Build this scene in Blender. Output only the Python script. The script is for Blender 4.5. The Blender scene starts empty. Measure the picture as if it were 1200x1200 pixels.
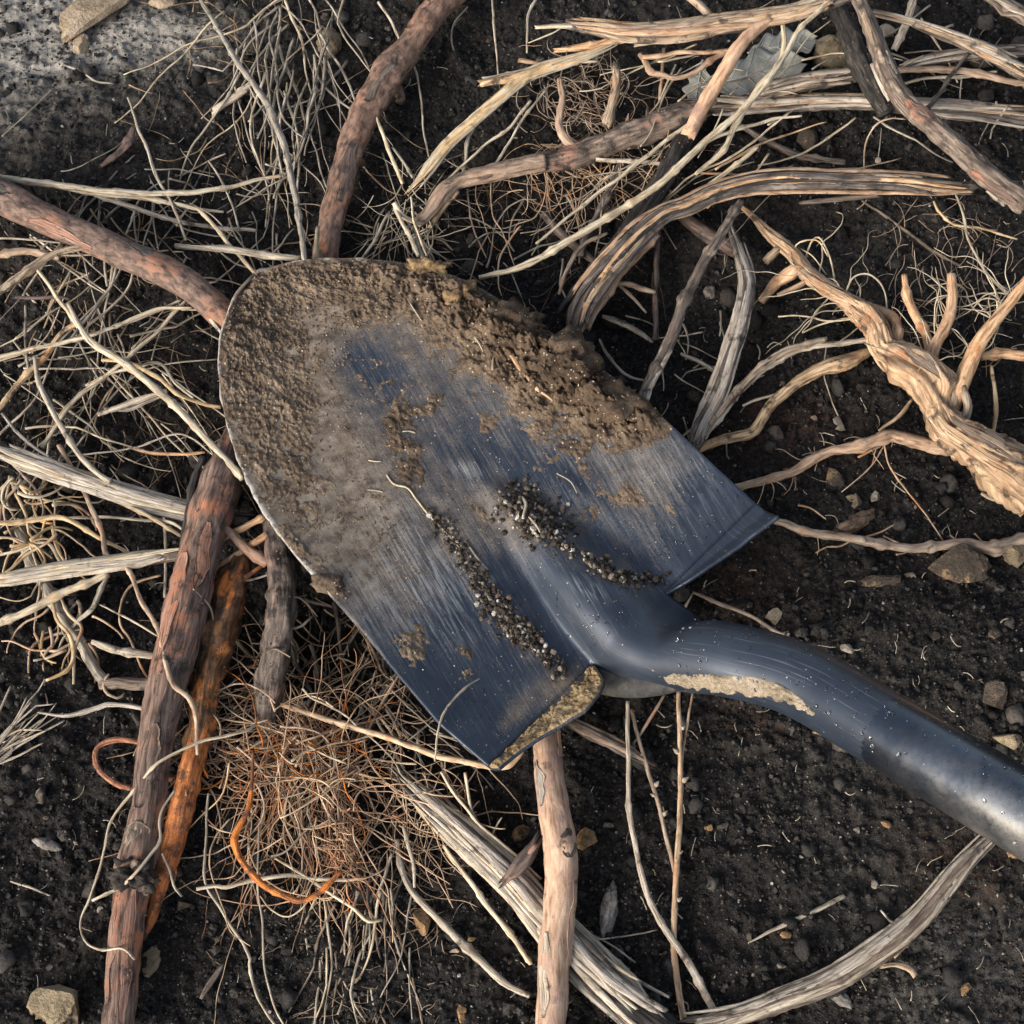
import bpy, math, random
import numpy as np
from mathutils import Vector
random.seed(7)
RNG = np.random.default_rng(7)
SC = bpy.context.scene
COL = SC.collection
R = math.radians

# ------------------------------------------------------------------ camera
TILT = R(25.0)
DIST = 0.97
TANH = 0.30 / DIST                      # half field of view
CAM = np.array([0.0, -DIST * math.sin(TILT), DIST * math.cos(TILT)])
FWD = np.array([0.0, math.sin(TILT), -math.cos(TILT)])
UPV = np.array([0.0, math.cos(TILT), math.sin(TILT)])
cd = bpy.data.cameras.new('camera')
cd.sensor_width = 36.0
cd.lens = 18.0 / TANH
cd.clip_start = 0.02
cd.clip_end = 100.0
cam = bpy.data.objects.new('camera', cd)
cam.location = CAM
cam.rotation_euler = (TILT, 0, 0)
COL.objects.link(cam)
SC.camera = cam

# ------------------------------------------------------------------ sky, sun, exposure
SUNV = Vector((-0.66, -0.62, 0.42)).normalized()     # towards the sun: low left of the picture
world = bpy.data.worlds.new('World')
SC.world = world
world.use_nodes = True
wn = world.node_tree
wn.nodes.clear()
sky = wn.nodes.new('ShaderNodeTexSky')
sky.sky_type = 'NISHITA'
sky.sun_disc = False
sky.sun_elevation = math.asin(SUNV.z)
sky.sun_rotation = math.atan2(SUNV.x, SUNV.y)
sky.air_density = 1.0
sky.dust_density = 3.0
bg = wn.nodes.new('ShaderNodeBackground')
bg.inputs['Strength'].default_value = 0.125
wo = wn.nodes.new('ShaderNodeOutputWorld')
hs = wn.nodes.new('ShaderNodeHueSaturation')          # thin haze: a paler, less blue sky
hs.inputs['Saturation'].default_value = 0.68
wn.links.new(sky.outputs[0], hs.inputs['Color'])
wn.links.new(hs.outputs[0], bg.inputs[0])
wn.links.new(bg.outputs[0], wo.inputs[0])
sl = bpy.data.lights.new('sun', 'SUN')
sl.energy = 2.4
sl.angle = R(32.0)
sl.color = (1.0, 0.97, 0.93)
so = bpy.data.objects.new('sun', sl)
so.rotation_euler = (-SUNV).to_track_quat('-Z', 'Y').to_euler()
so.location = (-2, -2, 3)
COL.objects.link(so)
SC.view_settings.view_transform = 'Standard'
SC.view_settings.look = 'None'
SC.view_settings.gamma = 1.0
SC.view_settings.exposure = 0.96
SC.view_settings.use_curve_mapping = False

# ------------------------------------------------------------------ photograph point -> place
def P(px, py, z):
    """world points seen at picture points (1200 px square) at heights z (metres)"""
    px = np.asarray(px, float); py = np.asarray(py, float); z = np.asarray(z, float)
    a = (px - 600.0) / 600.0 * TANH
    b = (600.0 - py) / 600.0 * TANH
    dx = a
    dy = FWD[1] + b * UPV[1]
    dz = FWD[2] + b * UPV[2]
    t = (z - CAM[2]) / dz
    return np.stack([CAM[0] + t * dx, CAM[1] + t * dy, CAM[2] + t * dz + 0 * px], -1)

def mpp(p):
    """metres per picture pixel at a world point"""
    return float(np.dot(np.asarray(p) - CAM, FWD)) * TANH / 600.0

def to_px(p):
    q = np.asarray(p) - CAM
    d = q @ FWD
    return 600 + q[..., 0] / d / TANH * 600, 600 - (q @ UPV) / d / TANH * 600

# ------------------------------------------------------------------ noise
_perm = np.random.default_rng(3).permutation(256)
_perm = np.concatenate([_perm, _perm, _perm]).astype(np.int64)
_g = np.random.default_rng(5).normal(size=(256, 3))
_g /= np.linalg.norm(_g, axis=1)[:, None]

def perlin(x, y, z):
    x, y, z = np.broadcast_arrays(np.asarray(x, float), np.asarray(y, float), np.asarray(z, float))
    xi = np.floor(x).astype(np.int64); yi = np.floor(y).astype(np.int64); zi = np.floor(z).astype(np.int64)
    xf = x - xi; yf = y - yi; zf = z - zi
    u = xf * xf * xf * (xf * (xf * 6 - 15) + 10)
    v = yf * yf * yf * (yf * (yf * 6 - 15) + 10)
    w = zf * zf * zf * (zf * (zf * 6 - 15) + 10)
    out = 0
    for i in (0, 1):
        A = _perm[(xi + i) & 255]
        wu = u if i else 1 - u
        for j in (0, 1):
            B = _perm[A + ((yi + j) & 255)]
            wv = v if j else 1 - v
            for k in (0, 1):
                h = _perm[B + ((zi + k) & 255)]
                gg = _g[h]
                d = gg[..., 0] * (xf - i) + gg[..., 1] * (yf - j) + gg[..., 2] * (zf - k)
                out = out + wu * wv * (w if k else 1 - w) * d
    return out * 1.5

def fbm(x, y, z, oct=4, gain=0.5):
    s = 0; a = 1.0; f = 1.0
    for o in range(oct):
        s = s + a * perlin(x * f + 7.3 * o, y * f + 3.1 * o, z * f + 1.7 * o)
        a *= gain; f *= 2.03
    return s

def sstep(a, b, x):
    t = np.clip((x - a) / (b - a), 0, 1)
    return t * t * (3 - 2 * t)

# ------------------------------------------------------------------ objects
def tag(o, label=None, cat=None, group=None, kind=None):
    if label: o['label'] = label
    if cat: o['category'] = cat
    if group: o['group'] = group
    if kind: o['kind'] = kind
    return o

def empty(name, loc, label, cat, group=None):
    o = bpy.data.objects.new(name, None)
    o.empty_display_size = 0.02
    o.location = loc
    COL.objects.link(o)
    return tag(o, label, cat, group)

def mk(name, V, faces, mat, parent=None, uv=None, smooth=True, attrs=None):
    """faces: list of (n,k) integer arrays; uv: list of (n,k,2) arrays in the same order"""
    V = np.asarray(V, float)
    if parent is not None:
        loc = np.array(parent['_o'])
    else:
        loc = np.array([V[:, 0].mean(), V[:, 1].mean(), V[:, 2].min()])
    if isinstance(faces, np.ndarray): faces = [faces]
    faces = [f for f in faces if len(f)]
    me = bpy.data.meshes.new(name)
    me.vertices.add(len(V))
    me.vertices.foreach_set('co', (V - loc).astype(np.float32).ravel())
    loops = np.concatenate([f.ravel() for f in faces]).astype(np.int32)
    tot = np.concatenate([np.full(len(f), f.shape[1], np.int32) for f in faces])
    start = np.concatenate([[0], np.cumsum(tot)[:-1]]).astype(np.int32)
    me.loops.add(len(loops))
    me.loops.foreach_set('vertex_index', loops)
    me.polygons.add(len(tot))
    me.polygons.foreach_set('loop_start', start)
    me.polygons.foreach_set('loop_total', tot)
    me.polygons.foreach_set('use_smooth', np.full(len(tot), smooth, bool))
    if uv is not None:
        if isinstance(uv, np.ndarray): uv = [uv]
        uv = [u for u in uv if len(u)]
        l = me.uv_layers.new(name='UVMap')
        l.data.foreach_set('uv', np.concatenate([u.reshape(-1, 2) for u in uv]).astype(np.float32).ravel())
    if attrs:
        for k, a in attrs.items():
            at = me.attributes.new(k, 'FLOAT', 'POINT')
            at.data.foreach_set('value', np.asarray(a, np.float32))
    me.update(calc_edges=True)
    me.materials.append(mat)
    o = bpy.data.objects.new(name, me)
    COL.objects.link(o)
    if parent is None:
        o.location = loc
    else:
        o.parent = parent
        o['_o'] = parent['_o']
    return o

def root_empty(name, loc, label, cat, group=None):
    o = empty(name, loc, label, cat, group)
    o['_o'] = [float(v) for v in loc]
    return o

# ------------------------------------------------------------------ tubes
def spline(pts, n):
    """Catmull-Rom through pts (any columns), n samples evenly spaced along the curve"""
    pts = np.asarray(pts, float)
    if len(pts) == 2:
        t = np.linspace(0, 1, n)[:, None]
        return pts[0] * (1 - t) + pts[1] * t
    p = np.vstack([2 * pts[0] - pts[1], pts, 2 * pts[-1] - pts[-2]])
    out = []
    for i in range(1, len(p) - 2):
        t = np.linspace(0, 1, 17)[:-1][:, None]
        a, b, c, d = p[i - 1], p[i], p[i + 1], p[i + 2]
        out.append(0.5 * (2 * b + (c - a) * t + (2 * a - 5 * b + 4 * c - d) * t ** 2 + (3 * b - a - 3 * c + d) * t ** 3))
    out.append(p[-2][None])
    q = np.vstack(out)
    s = np.concatenate([[0], np.cumsum(np.linalg.norm(np.diff(q[:, :3], axis=0), axis=1))])
    u = np.linspace(0, s[-1], n)
    return np.stack([np.interp(u, s, q[:, k]) for k in range(q.shape[1])], -1)

def frames(c):
    T = np.gradient(c, axis=0)
    T /= np.linalg.norm(T, axis=1)[:, None] + 1e-12
    N = np.zeros_like(T)
    up = np.array([0, 0, 1.0])
    n = up - T[0] * T[0].dot(up)
    if np.linalg.norm(n) < 0.15:
        n = np.array([1.0, 0, 0]) - T[0] * T[0][0]
    n /= np.linalg.norm(n)
    for i in range(len(T)):
        n = n - T[i] * T[i].dot(n)
        n /= np.linalg.norm(n) + 1e-12
        N[i] = n
    return T, N, np.cross(T, N)

def tube_geo(c, r, sides=8, rough=0.0, ridge=0.0, flat=1.0, twist=0.0, jag=0.0, knots=(), seed=0.0, taper=True, fr=None):
    """c (n,3) path, r (n,) radii -> V, quads, tris, uvq, uvt.  Angle 0 is the top."""
    n = len(c)
    T, N, B = fr if fr is not None else frames(c)
    s = np.concatenate([[0], np.cumsum(np.linalg.norm(np.diff(c, axis=0), axis=1))])
    th = np.arange(sides) / sides * 2 * math.pi + math.pi
    TH, S = np.meshgrid(th, s)
    rm = float(np.mean(r)) + 1e-9
    RR = np.repeat(r[:, None], sides, 1)
    f = np.ones_like(RR)
    if ridge:
        a = TH + twist * S
        f += ridge * (perlin(np.cos(a) * 2.6 + seed, np.sin(a) * 2.6, S / (rm * 9))
                      + 0.6 * perlin(np.cos(a) * 6 + seed, np.sin(a) * 6 + 9, S / (rm * 7)))
    if rough:
        f += rough * fbm(np.cos(TH) * 1.1 + seed * 1.3, np.sin(TH) * 1.1 + 4, S / (rm * 1.6), 3)
    for (u, th0, w, h) in knots:
        f += h * np.exp(-((S / s[-1] - u) * s[-1] / (w * rm)) ** 2 - (np.angle(np.exp(1j * (TH - th0))) / 0.7) ** 2)
    RR = RR * f
    ang = TH
    V = c[:, None, :] + RR[..., None] * (np.cos(ang)[..., None] * N[:, None, :] * flat + np.sin(ang)[..., None] * B[:, None, :])
    if jag:
        j = jag * rm
        for e, sg in ((0, -1), (n - 1, 1)):
            h = perlin(np.cos(th) * 3 + seed * 2 + e, np.sin(th) * 3, seed) * 2.2
            V[e] += T[e] * (sg * j * h)[:, None]
    V = V.reshape(-1, 3)
    i = np.arange(n - 1)[:, None] * sides
    j = np.arange(sides)[None, :]
    j2 = (j + 1) % sides
    q = np.stack([i + j, i + j2, i + sides + j2, i + sides + j], -1).reshape(-1, 4)
    k = 100.0
    uu = np.arange(sides + 1) / sides * 2 * math.pi * rm * k
    U0 = np.broadcast_to(uu[:-1], (n - 1, sides)); U1 = np.broadcast_to(uu[1:], (n - 1, sides))
    S0 = np.broadcast_to(s[:-1, None] * k, (n - 1, sides)); S1 = np.broadcast_to(s[1:, None] * k, (n - 1, sides))
    off = (seed * 3.7) % 50
    uq = np.stack([np.stack([U0, S0 + off], -1), np.stack([U1, S0 + off], -1), np.stack([U1, S1 + off], -1), np.stack([U0, S1 + off], -1)], 2).reshape(-1, 4, 2)
    nv = len(V)
    V = np.vstack([V, c[0] - T[0] * r[0] * 0.15, c[-1] + T[-1] * r[-1] * 0.15])
    jj = np.arange(sides); jk = (jj + 1) % sides
    t0 = np.stack([jk, jj, np.full(sides, nv)], -1)
    o = (n - 1) * sides
    t1 = np.stack([o + jj, o + jk, np.full(sides, nv + 1)], -1)
    t = np.vstack([t0, t1])
    cs = np.stack([np.cos(th), np.sin(th)], -1) * rm * k
    cs2 = np.roll(cs, -1, 0)
    z = np.zeros_like(cs)
    ut = np.concatenate([np.stack([cs2, cs, z], 1), np.stack([cs, cs2, z], 1)]) + off
    return V, q, t, uq, ut

def join(gs):
    Vs, Q, Tt, UQ, UT = [], [], [], [], []
    o = 0
    for V, q, t, uq, ut in gs:
        Vs.append(V); Q.append(q + o); Tt.append(t + o); UQ.append(uq); UT.append(ut); o += len(V)
    return np.vstack(Vs), np.vstack(Q), np.vstack(Tt), np.vstack(UQ), np.vstack(UT)

def put(name, g, mat, parent=None, smooth=True):
    V, q, t, uq, ut = g
    return mk(name, V, [q, t], mat, parent, [uq, ut], smooth)
# ------------------------------------------------------------------ materials
class NT:
    def __init__(self, name, rough=0.8, spec=0.3):
        self.m = bpy.data.materials.new(name)
        self.m.use_nodes = True
        self.t = self.m.node_tree
        self.b = self.t.nodes['Principled BSDF']
        self.b.inputs['Roughness'].default_value = rough
        self.b.inputs['Specular IOR Level'].default_value = spec
    def n(self, typ, **kw):
        x = self.t.nodes.new(typ)
        for k, v in kw.items(): setattr(x, k, v)
        return x
    def l(self, a, b): self.t.links.new(a, b)
    def noise(self, vec, scale, detail=4, rough=0.55, dist=0.0):
        x = self.n('ShaderNodeTexNoise')
        x.inputs['Scale'].default_value = scale
        x.inputs['Detail'].default_value = detail
        x.inputs['Roughness'].default_value = rough
        x.inputs['Distortion'].default_value = dist
        if vec is not None: self.l(vec, x.inputs['Vector'])
        return x.outputs['Fac']
    def vor(self, vec, scale, out='Distance'):
        x = self.n('ShaderNodeTexVoronoi')
        x.inputs['Scale'].default_value = scale
        if vec is not None: self.l(vec, x.inputs['Vector'])
        return x.outputs[out]
    def map(self, vec, scale, rot=(0, 0, 0)):
        x = self.n('ShaderNodeMapping')
        x.inputs['Scale'].default_value = scale
        x.inputs['Rotation'].default_value = rot
        self.l(vec, x.inputs['Vector'])
        return x.outputs[0]
    def ramp(self, fac, stops):
        x = self.n('ShaderNodeValToRGB')
        e = x.color_ramp.elements
        while len(e) < len(stops): e.new(0.5)
        for el, (p, c) in zip(e, stops):
            el.position = p
            el.color = (*c, 1) if len(c) == 3 else c
        self.l(fac, x.inputs[0])
        return x.outputs['Color']
    def range(self, v, a, b, c=0.0, d=1.0):
        x = self.n('ShaderNodeMapRange')
        x.inputs[1].default_value = a; x.inputs[2].default_value = b
        x.inputs[3].default_value = c; x.inputs[4].default_value = d
        self.l(v, x.inputs[0])
        return x.outputs[0]
    def math(self, op, a, b=None):
        x = self.n('ShaderNodeMath', operation=op)
        for i, v in enumerate((a, b)):
            if v is None: continue
            if isinstance(v, (int, float)): x.inputs[i].default_value = v
            else: self.l(v, x.inputs[i])
        return x.outputs[0]
    def mix(self, fac, a, b, typ='MIX'):
        x = self.n('ShaderNodeMix', data_type='RGBA', blend_type=typ)
        for i, v in ((0, fac), (6, a), (7, b)):
            if isinstance(v, (int, float)): x.inputs[i].default_value = v
            elif isinstance(v, tuple): x.inputs[i].default_value = (*v, 1)
            else: self.l(v, x.inputs[i])
        return x.outputs[2]
    def bump(self, h, strength, dist, nrm=None):
        x = self.n('ShaderNodeBump')
        x.inputs['Strength'].default_value = strength
        x.inputs['Distance'].default_value = dist
        self.l(h, x.inputs['Height'])
        if nrm is not None: self.l(nrm, x.inputs['Normal'])
        return x.outputs[0]
    def attr(self, name):
        x = self.n('ShaderNodeAttribute', attribute_name=name)
        return x.outputs['Fac']
    def out(self, col=None, nrm=None, rough=None):
        if col is not None: self.l(col, self.b.inputs['Base Color'])
        if nrm is not None: self.l(nrm, self.b.inputs['Normal'])
        if rough is not None: self.l(rough, self.b.inputs['Roughness'])
        return self.m

def wood(name, dark, mid, light, accent=None, acc=(0.52, 0.6), blotch=40.0, fib=3.0, dirt=0.0, bumpd=0.0006, soilc=(0.03, 0.024, 0.02), rough=0.75, along=0.22):
    k = NT(name, rough, 0.25)
    uv = k.n('ShaderNodeTexCoord').outputs['UV']
    ob = k.n('ShaderNodeNewGeometry').outputs['Position']
    rnd = k.n('ShaderNodeObjectInfo').outputs['Random']
    v1 = k.map(uv, (fib * 3.2, along * 3.0, 1))
    n1 = k.noise(v1, 1.0, 6, 0.62, 0.35)
    c = k.ramp(n1, [(0.33, dark), (0.48, mid), (0.64, light)])
    if accent:
        b = k.noise(ob, blotch, 4, 0.6, 0.4)
        b2 = k.math('ADD', b, k.math('MULTIPLY', k.math('SUBTRACT', n1, 0.5), 0.55))
        c = k.mix(k.range(b2, acc[0], acc[1]), c, accent)
    if dirt:
        d = k.noise(ob, 95.0, 5, 0.65)
        c = k.mix(k.range(d, 0.66 - dirt * 0.3, 0.76 - dirt * 0.3, 0, 0.85), c, soilc)
    v = k.range(rnd, 0, 1, 0.72, 1.2)
    h = k.n('ShaderNodeHueSaturation')
    k.l(v, h.inputs['Value']); k.l(c, h.inputs['Color'])
    k.l(k.range(rnd, 0.1, 0.9, 0.85, 1.1), h.inputs['Saturation'])
    fine = k.noise(ob, 1400.0, 2, 0.5)
    hh = k.math('ADD', n1, k.math('MULTIPLY', fine, 0.25))
    return k.out(h.outputs['Color'], k.bump(hh, 1.0, bumpd * 1.3))

M = {}
M['redbark'] = wood('red brown bark', (0.050, 0.034, 0.027), (0.14, 0.088, 0.064), (0.22, 0.145, 0.11), (0.30, 0.135, 0.075), (0.56, 0.70), 30, 1.0, 0.30, along=0.5)
M['darkbark'] = wood('dark bark', (0.030, 0.021, 0.017), (0.105, 0.070, 0.055), (0.19, 0.135, 0.108), (0.28, 0.13, 0.082), (0.53, 0.66), 34, 1.6, 0.35)
M['innerbark'] = wood('reddish inner bark', (0.09, 0.045, 0.03), (0.29, 0.145, 0.095), (0.44, 0.26, 0.18), (0.40, 0.155, 0.075), (0.54, 0.66), 50, 2.2, 0.3, 0.001)
M['blackbark'] = wood('blackened bark', (0.010, 0.009, 0.008), (0.030, 0.025, 0.021), (0.085, 0.070, 0.058), None, fib=2, dirt=0.4)
M['greybark'] = wood('grey brown bark', (0.035, 0.026, 0.02), (0.115, 0.086, 0.066), (0.22, 0.172, 0.135), (0.32, 0.25, 0.19), (0.60, 0.70), 60, 2.0, 0.35)
M['tanwood'] = wood('split tan wood', (0.075, 0.047, 0.028), (0.33, 0.228, 0.14), (0.56, 0.42, 0.275), (0.40, 0.19, 0.085), (0.58, 0.70), 60, 2.2, 0.4, 0.0008)
M['orangewood'] = wood('peeled orange tan root', (0.12, 0.065, 0.036), (0.38, 0.235, 0.14), (0.55, 0.39, 0.255), (0.28, 0.14, 0.075), (0.58, 0.70), 60, 1.2, 0.16, 0.0008)
M['twistwood'] = wood('twisted peeled root wood', (0.06, 0.039, 0.026), (0.32, 0.215, 0.138), (0.53, 0.39, 0.26), (0.26, 0.14, 0.08), (0.54, 0.68), 45, 1.7, 0.34, 0.0014, along=0.12)
M['palewood'] = wood('weathered pale wood', (0.13, 0.10, 0.07), (0.38, 0.31, 0.235), (0.58, 0.50, 0.41), None, fib=2.4, dirt=0.3, bumpd=0.0008)
M['stickwood'] = wood('smooth pink tan stick', (0.20, 0.12, 0.075), (0.40, 0.255, 0.17), (0.55, 0.39, 0.275), (0.29, 0.185, 0.145), (0.52, 0.64), 35, 1.0, 0.14, 0.0006)
M['straw'] = wood('pale straw', (0.13, 0.095, 0.06), (0.40, 0.32, 0.215), (0.60, 0.52, 0.39), (0.36, 0.24, 0.13), (0.60, 0.72), 70, 2.4, 0.22, 0.0003, rough=0.6)
M['greystraw'] = wood('grey straw', (0.08, 0.065, 0.048), (0.26, 0.215, 0.16), (0.47, 0.41, 0.325), None, fib=2.4, dirt=0.35, bumpd=0.0003)
M['yellowroot'] = wood('yellow root', (0.18, 0.11, 0.05), (0.43, 0.30, 0.165), (0.60, 0.47, 0.30), (0.42, 0.20, 0.09), (0.57, 0.68), 70, 1.0, 0.15, 0.0003)
M['tanroot'] = wood('tan rootlet', (0.13, 0.08, 0.047), (0.37, 0.255, 0.165), (0.58, 0.44, 0.30), (0.40, 0.18, 0.085), (0.55, 0.68), 50, 1.0, 0.2, 0.0003)
M['orangeroot'] = wood('bright orange root', (0.16, 0.05, 0.018), (0.54, 0.17, 0.045), (0.70, 0.27, 0.09), (0.25, 0.10, 0.05), (0.55, 0.66), 60, fib=2.2, dirt=0.55, bumpd=0.0016, soilc=(0.10, 0.05, 0.03))
M['crustroot'] = wood('soil crusted orange root', (0.045, 0.025, 0.014), (0.14, 0.07, 0.033), (0.26, 0.125, 0.055), (0.54, 0.17, 0.042), (0.54, 0.64), 70, 1.2, 0.4, 0.0012)
M['hair'] = wood('root hair', (0.12, 0.065, 0.035), (0.32, 0.195, 0.115), (0.50, 0.35, 0.23), (0.44, 0.165, 0.065), (0.53, 0.66), 28, 1, 0.1, 0.0002)
M['brownhair'] = wood('brown rootlet', (0.07, 0.045, 0.028), (0.18, 0.125, 0.08), (0.34, 0.25, 0.165), None, fib=1, dirt=0.3, bumpd=0.0002)
M['dustyroot'] = wood('soil dusted root', (0.045, 0.033, 0.026), (0.13, 0.098, 0.076), (0.24, 0.18, 0.14), (0.27, 0.15, 0.11), (0.54, 0.66), 45, 1.5, 0.5, 0.001)

def soil_mat():
    k = NT('dark crumbly soil', 0.95, 0.12)
    pos = k.n('ShaderNodeNewGeometry').outputs['Position']
    a = k.noise(pos, 26, 4, 0.6)
    b = k.noise(pos, 420, 5, 0.7)
    c = k.ramp(b, [(0.32, (0.006, 0.0055, 0.005)), (0.50, (0.020, 0.0182, 0.0166)), (0.72, (0.066, 0.060, 0.054))])
    c = k.mix(k.range(a, 0.45, 0.72, 0, 0.4), c, (0.040, 0.029, 0.022), 'MIX')
    dry = k.attr('dry')
    dn = k.noise(pos, 130, 6, 0.75)
    dry2 = k.math('MULTIPLY', dry, k.range(k.math('ADD', dn, k.math('MULTIPLY', dry, 0.2)), 0.42, 0.72))
    c = k.mix(dry2, c, (0.33, 0.30, 0.26))
    red = k.math('MULTIPLY', k.attr('rust'), k.range(k.noise(pos, 220, 4, 0.7), 0.4, 0.62, 0, 0.8))
    c = k.mix(red, c, (0.075, 0.04, 0.025))
    # pale mineral grains
    vv = k.n('ShaderNodeTexVoronoi'); vv.inputs['Scale'].default_value = 520
    k.l(pos, vv.inputs['Vector'])
    cr = k.n('ShaderNodeSeparateColor'); k.l(vv.outputs['Color'], cr.inputs[0])
    g = k.math('MULTIPLY', k.math('LESS_THAN', vv.outputs['Distance'], k.math('MULTIPLY', cr.outputs[2], 0.3)), k.math('GREATER_THAN', cr.outputs[0], 0.93))
    c = k.mix(g, c, k.mix(cr.outputs[1], (0.07, 0.062, 0.055), (0.34, 0.31, 0.27)))
    h = k.math('ADD', b, k.math('MULTIPLY', k.noise(pos, 1300, 3, 0.6), 0.5))
    return k.out(c, k.bump(h, 1.0, 0.0022))
M['soil'] = soil_mat()

def crumb_mat(name, stops):
    k = NT(name, 0.95, 0.1)
    pos = k.n('ShaderNodeNewGeometry').outputs['Position']
    b = k.noise(pos, 600, 3, 0.7)
    t = k.attr('tone')
    c = k.ramp(t, stops)
    c = k.mix(1.0, c, k.ramp(b, [(0.3, (0.55, 0.55, 0.55)), (0.7, (1.3, 1.3, 1.3))]), 'MULTIPLY')
    return k.out(c, k.bump(b, 0.8, 0.0008))
M['crumb'] = crumb_mat('soil crumb', [(0.0, (0.016, 0.0145, 0.013)), (0.55, (0.034, 0.031, 0.028)), (0.85, (0.070, 0.062, 0.054)), (0.972, (0.09, 0.07, 0.055)), (0.99, (0.22, 0.19, 0.155)), (1.0, (0.38, 0.35, 0.31))])
M['bladegrit'] = crumb_mat('brown grit', [(0.0, (0.022, 0.018, 0.014)), (0.6, (0.048, 0.038, 0.029)), (0.85, (0.11, 0.086, 0.064)), (0.95, (0.19, 0.155, 0.12)), (0.975, (0.34, 0.30, 0.24)), (1.0, (0.52, 0.49, 0.43))])

def mud_mat(name, c0, c1, c2, speck=0.93, damp=False):
    k = NT(name, 0.95, 0.12)
    pos = k.n('ShaderNodeNewGeometry').outputs['Position']
    a = k.noise(pos, 55, 5, 0.65)
    b = k.noise(pos, 520, 5, 0.7)
    c = k.ramp(k.math('ADD', k.math('MULTIPLY', a, 0.55), k.math('MULTIPLY', b, 0.45)), [(0.36, c0), (0.5, c1), (0.66, c2)])
    vv = k.n('ShaderNodeTexVoronoi'); vv.inputs['Scale'].default_value = 650
    k.l(pos, vv.inputs['Vector'])
    cr = k.n('ShaderNodeSeparateColor'); k.l(vv.outputs['Color'], cr.inputs[0])
    g = k.math('MULTIPLY', k.math('LESS_THAN', vv.outputs['Distance'], 0.32), k.math('GREATER_THAN', cr.outputs[0], speck))
    if damp: c = k.mix(k.math('MULTIPLY', k.attr('damp'), 0.8), c, k.mix(1.0, c, (0.50, 0.46, 0.43), 'MULTIPLY'))
    c = k.mix(g, c, (0.46, 0.40, 0.31))
    h = k.math('ADD', b, k.math('MULTIPLY', k.noise(pos, 1500, 3, 0.6), 0.6))
    return k.out(c, k.bump(h, 1.0, 0.0012))
M['mud'] = mud_mat('brown caked soil', (0.045, 0.032, 0.023), (0.150, 0.107, 0.073), (0.275, 0.207, 0.143))
M['cakedmud'] = mud_mat('brown caked soil, partly damp', (0.045, 0.032, 0.023), (0.150, 0.107, 0.073), (0.275, 0.207, 0.143), damp=True)
M['dampmud'] = mud_mat('damp brown soil', (0.026, 0.018, 0.013), (0.085, 0.058, 0.039), (0.165, 0.118, 0.080))
M['ochremud'] = mud_mat('ochre clay', (0.09, 0.055, 0.028), (0.25, 0.16, 0.08), (0.42, 0.29, 0.16))
M['tanmud'] = mud_mat('dried tan mud', (0.10, 0.068, 0.035), (0.31, 0.215, 0.115), (0.45, 0.33, 0.19), 0.95)
M['greymud'] = mud_mat('pale dried mud', (0.11, 0.085, 0.055), (0.27, 0.215, 0.15), (0.42, 0.35, 0.26), 0.95)

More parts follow.
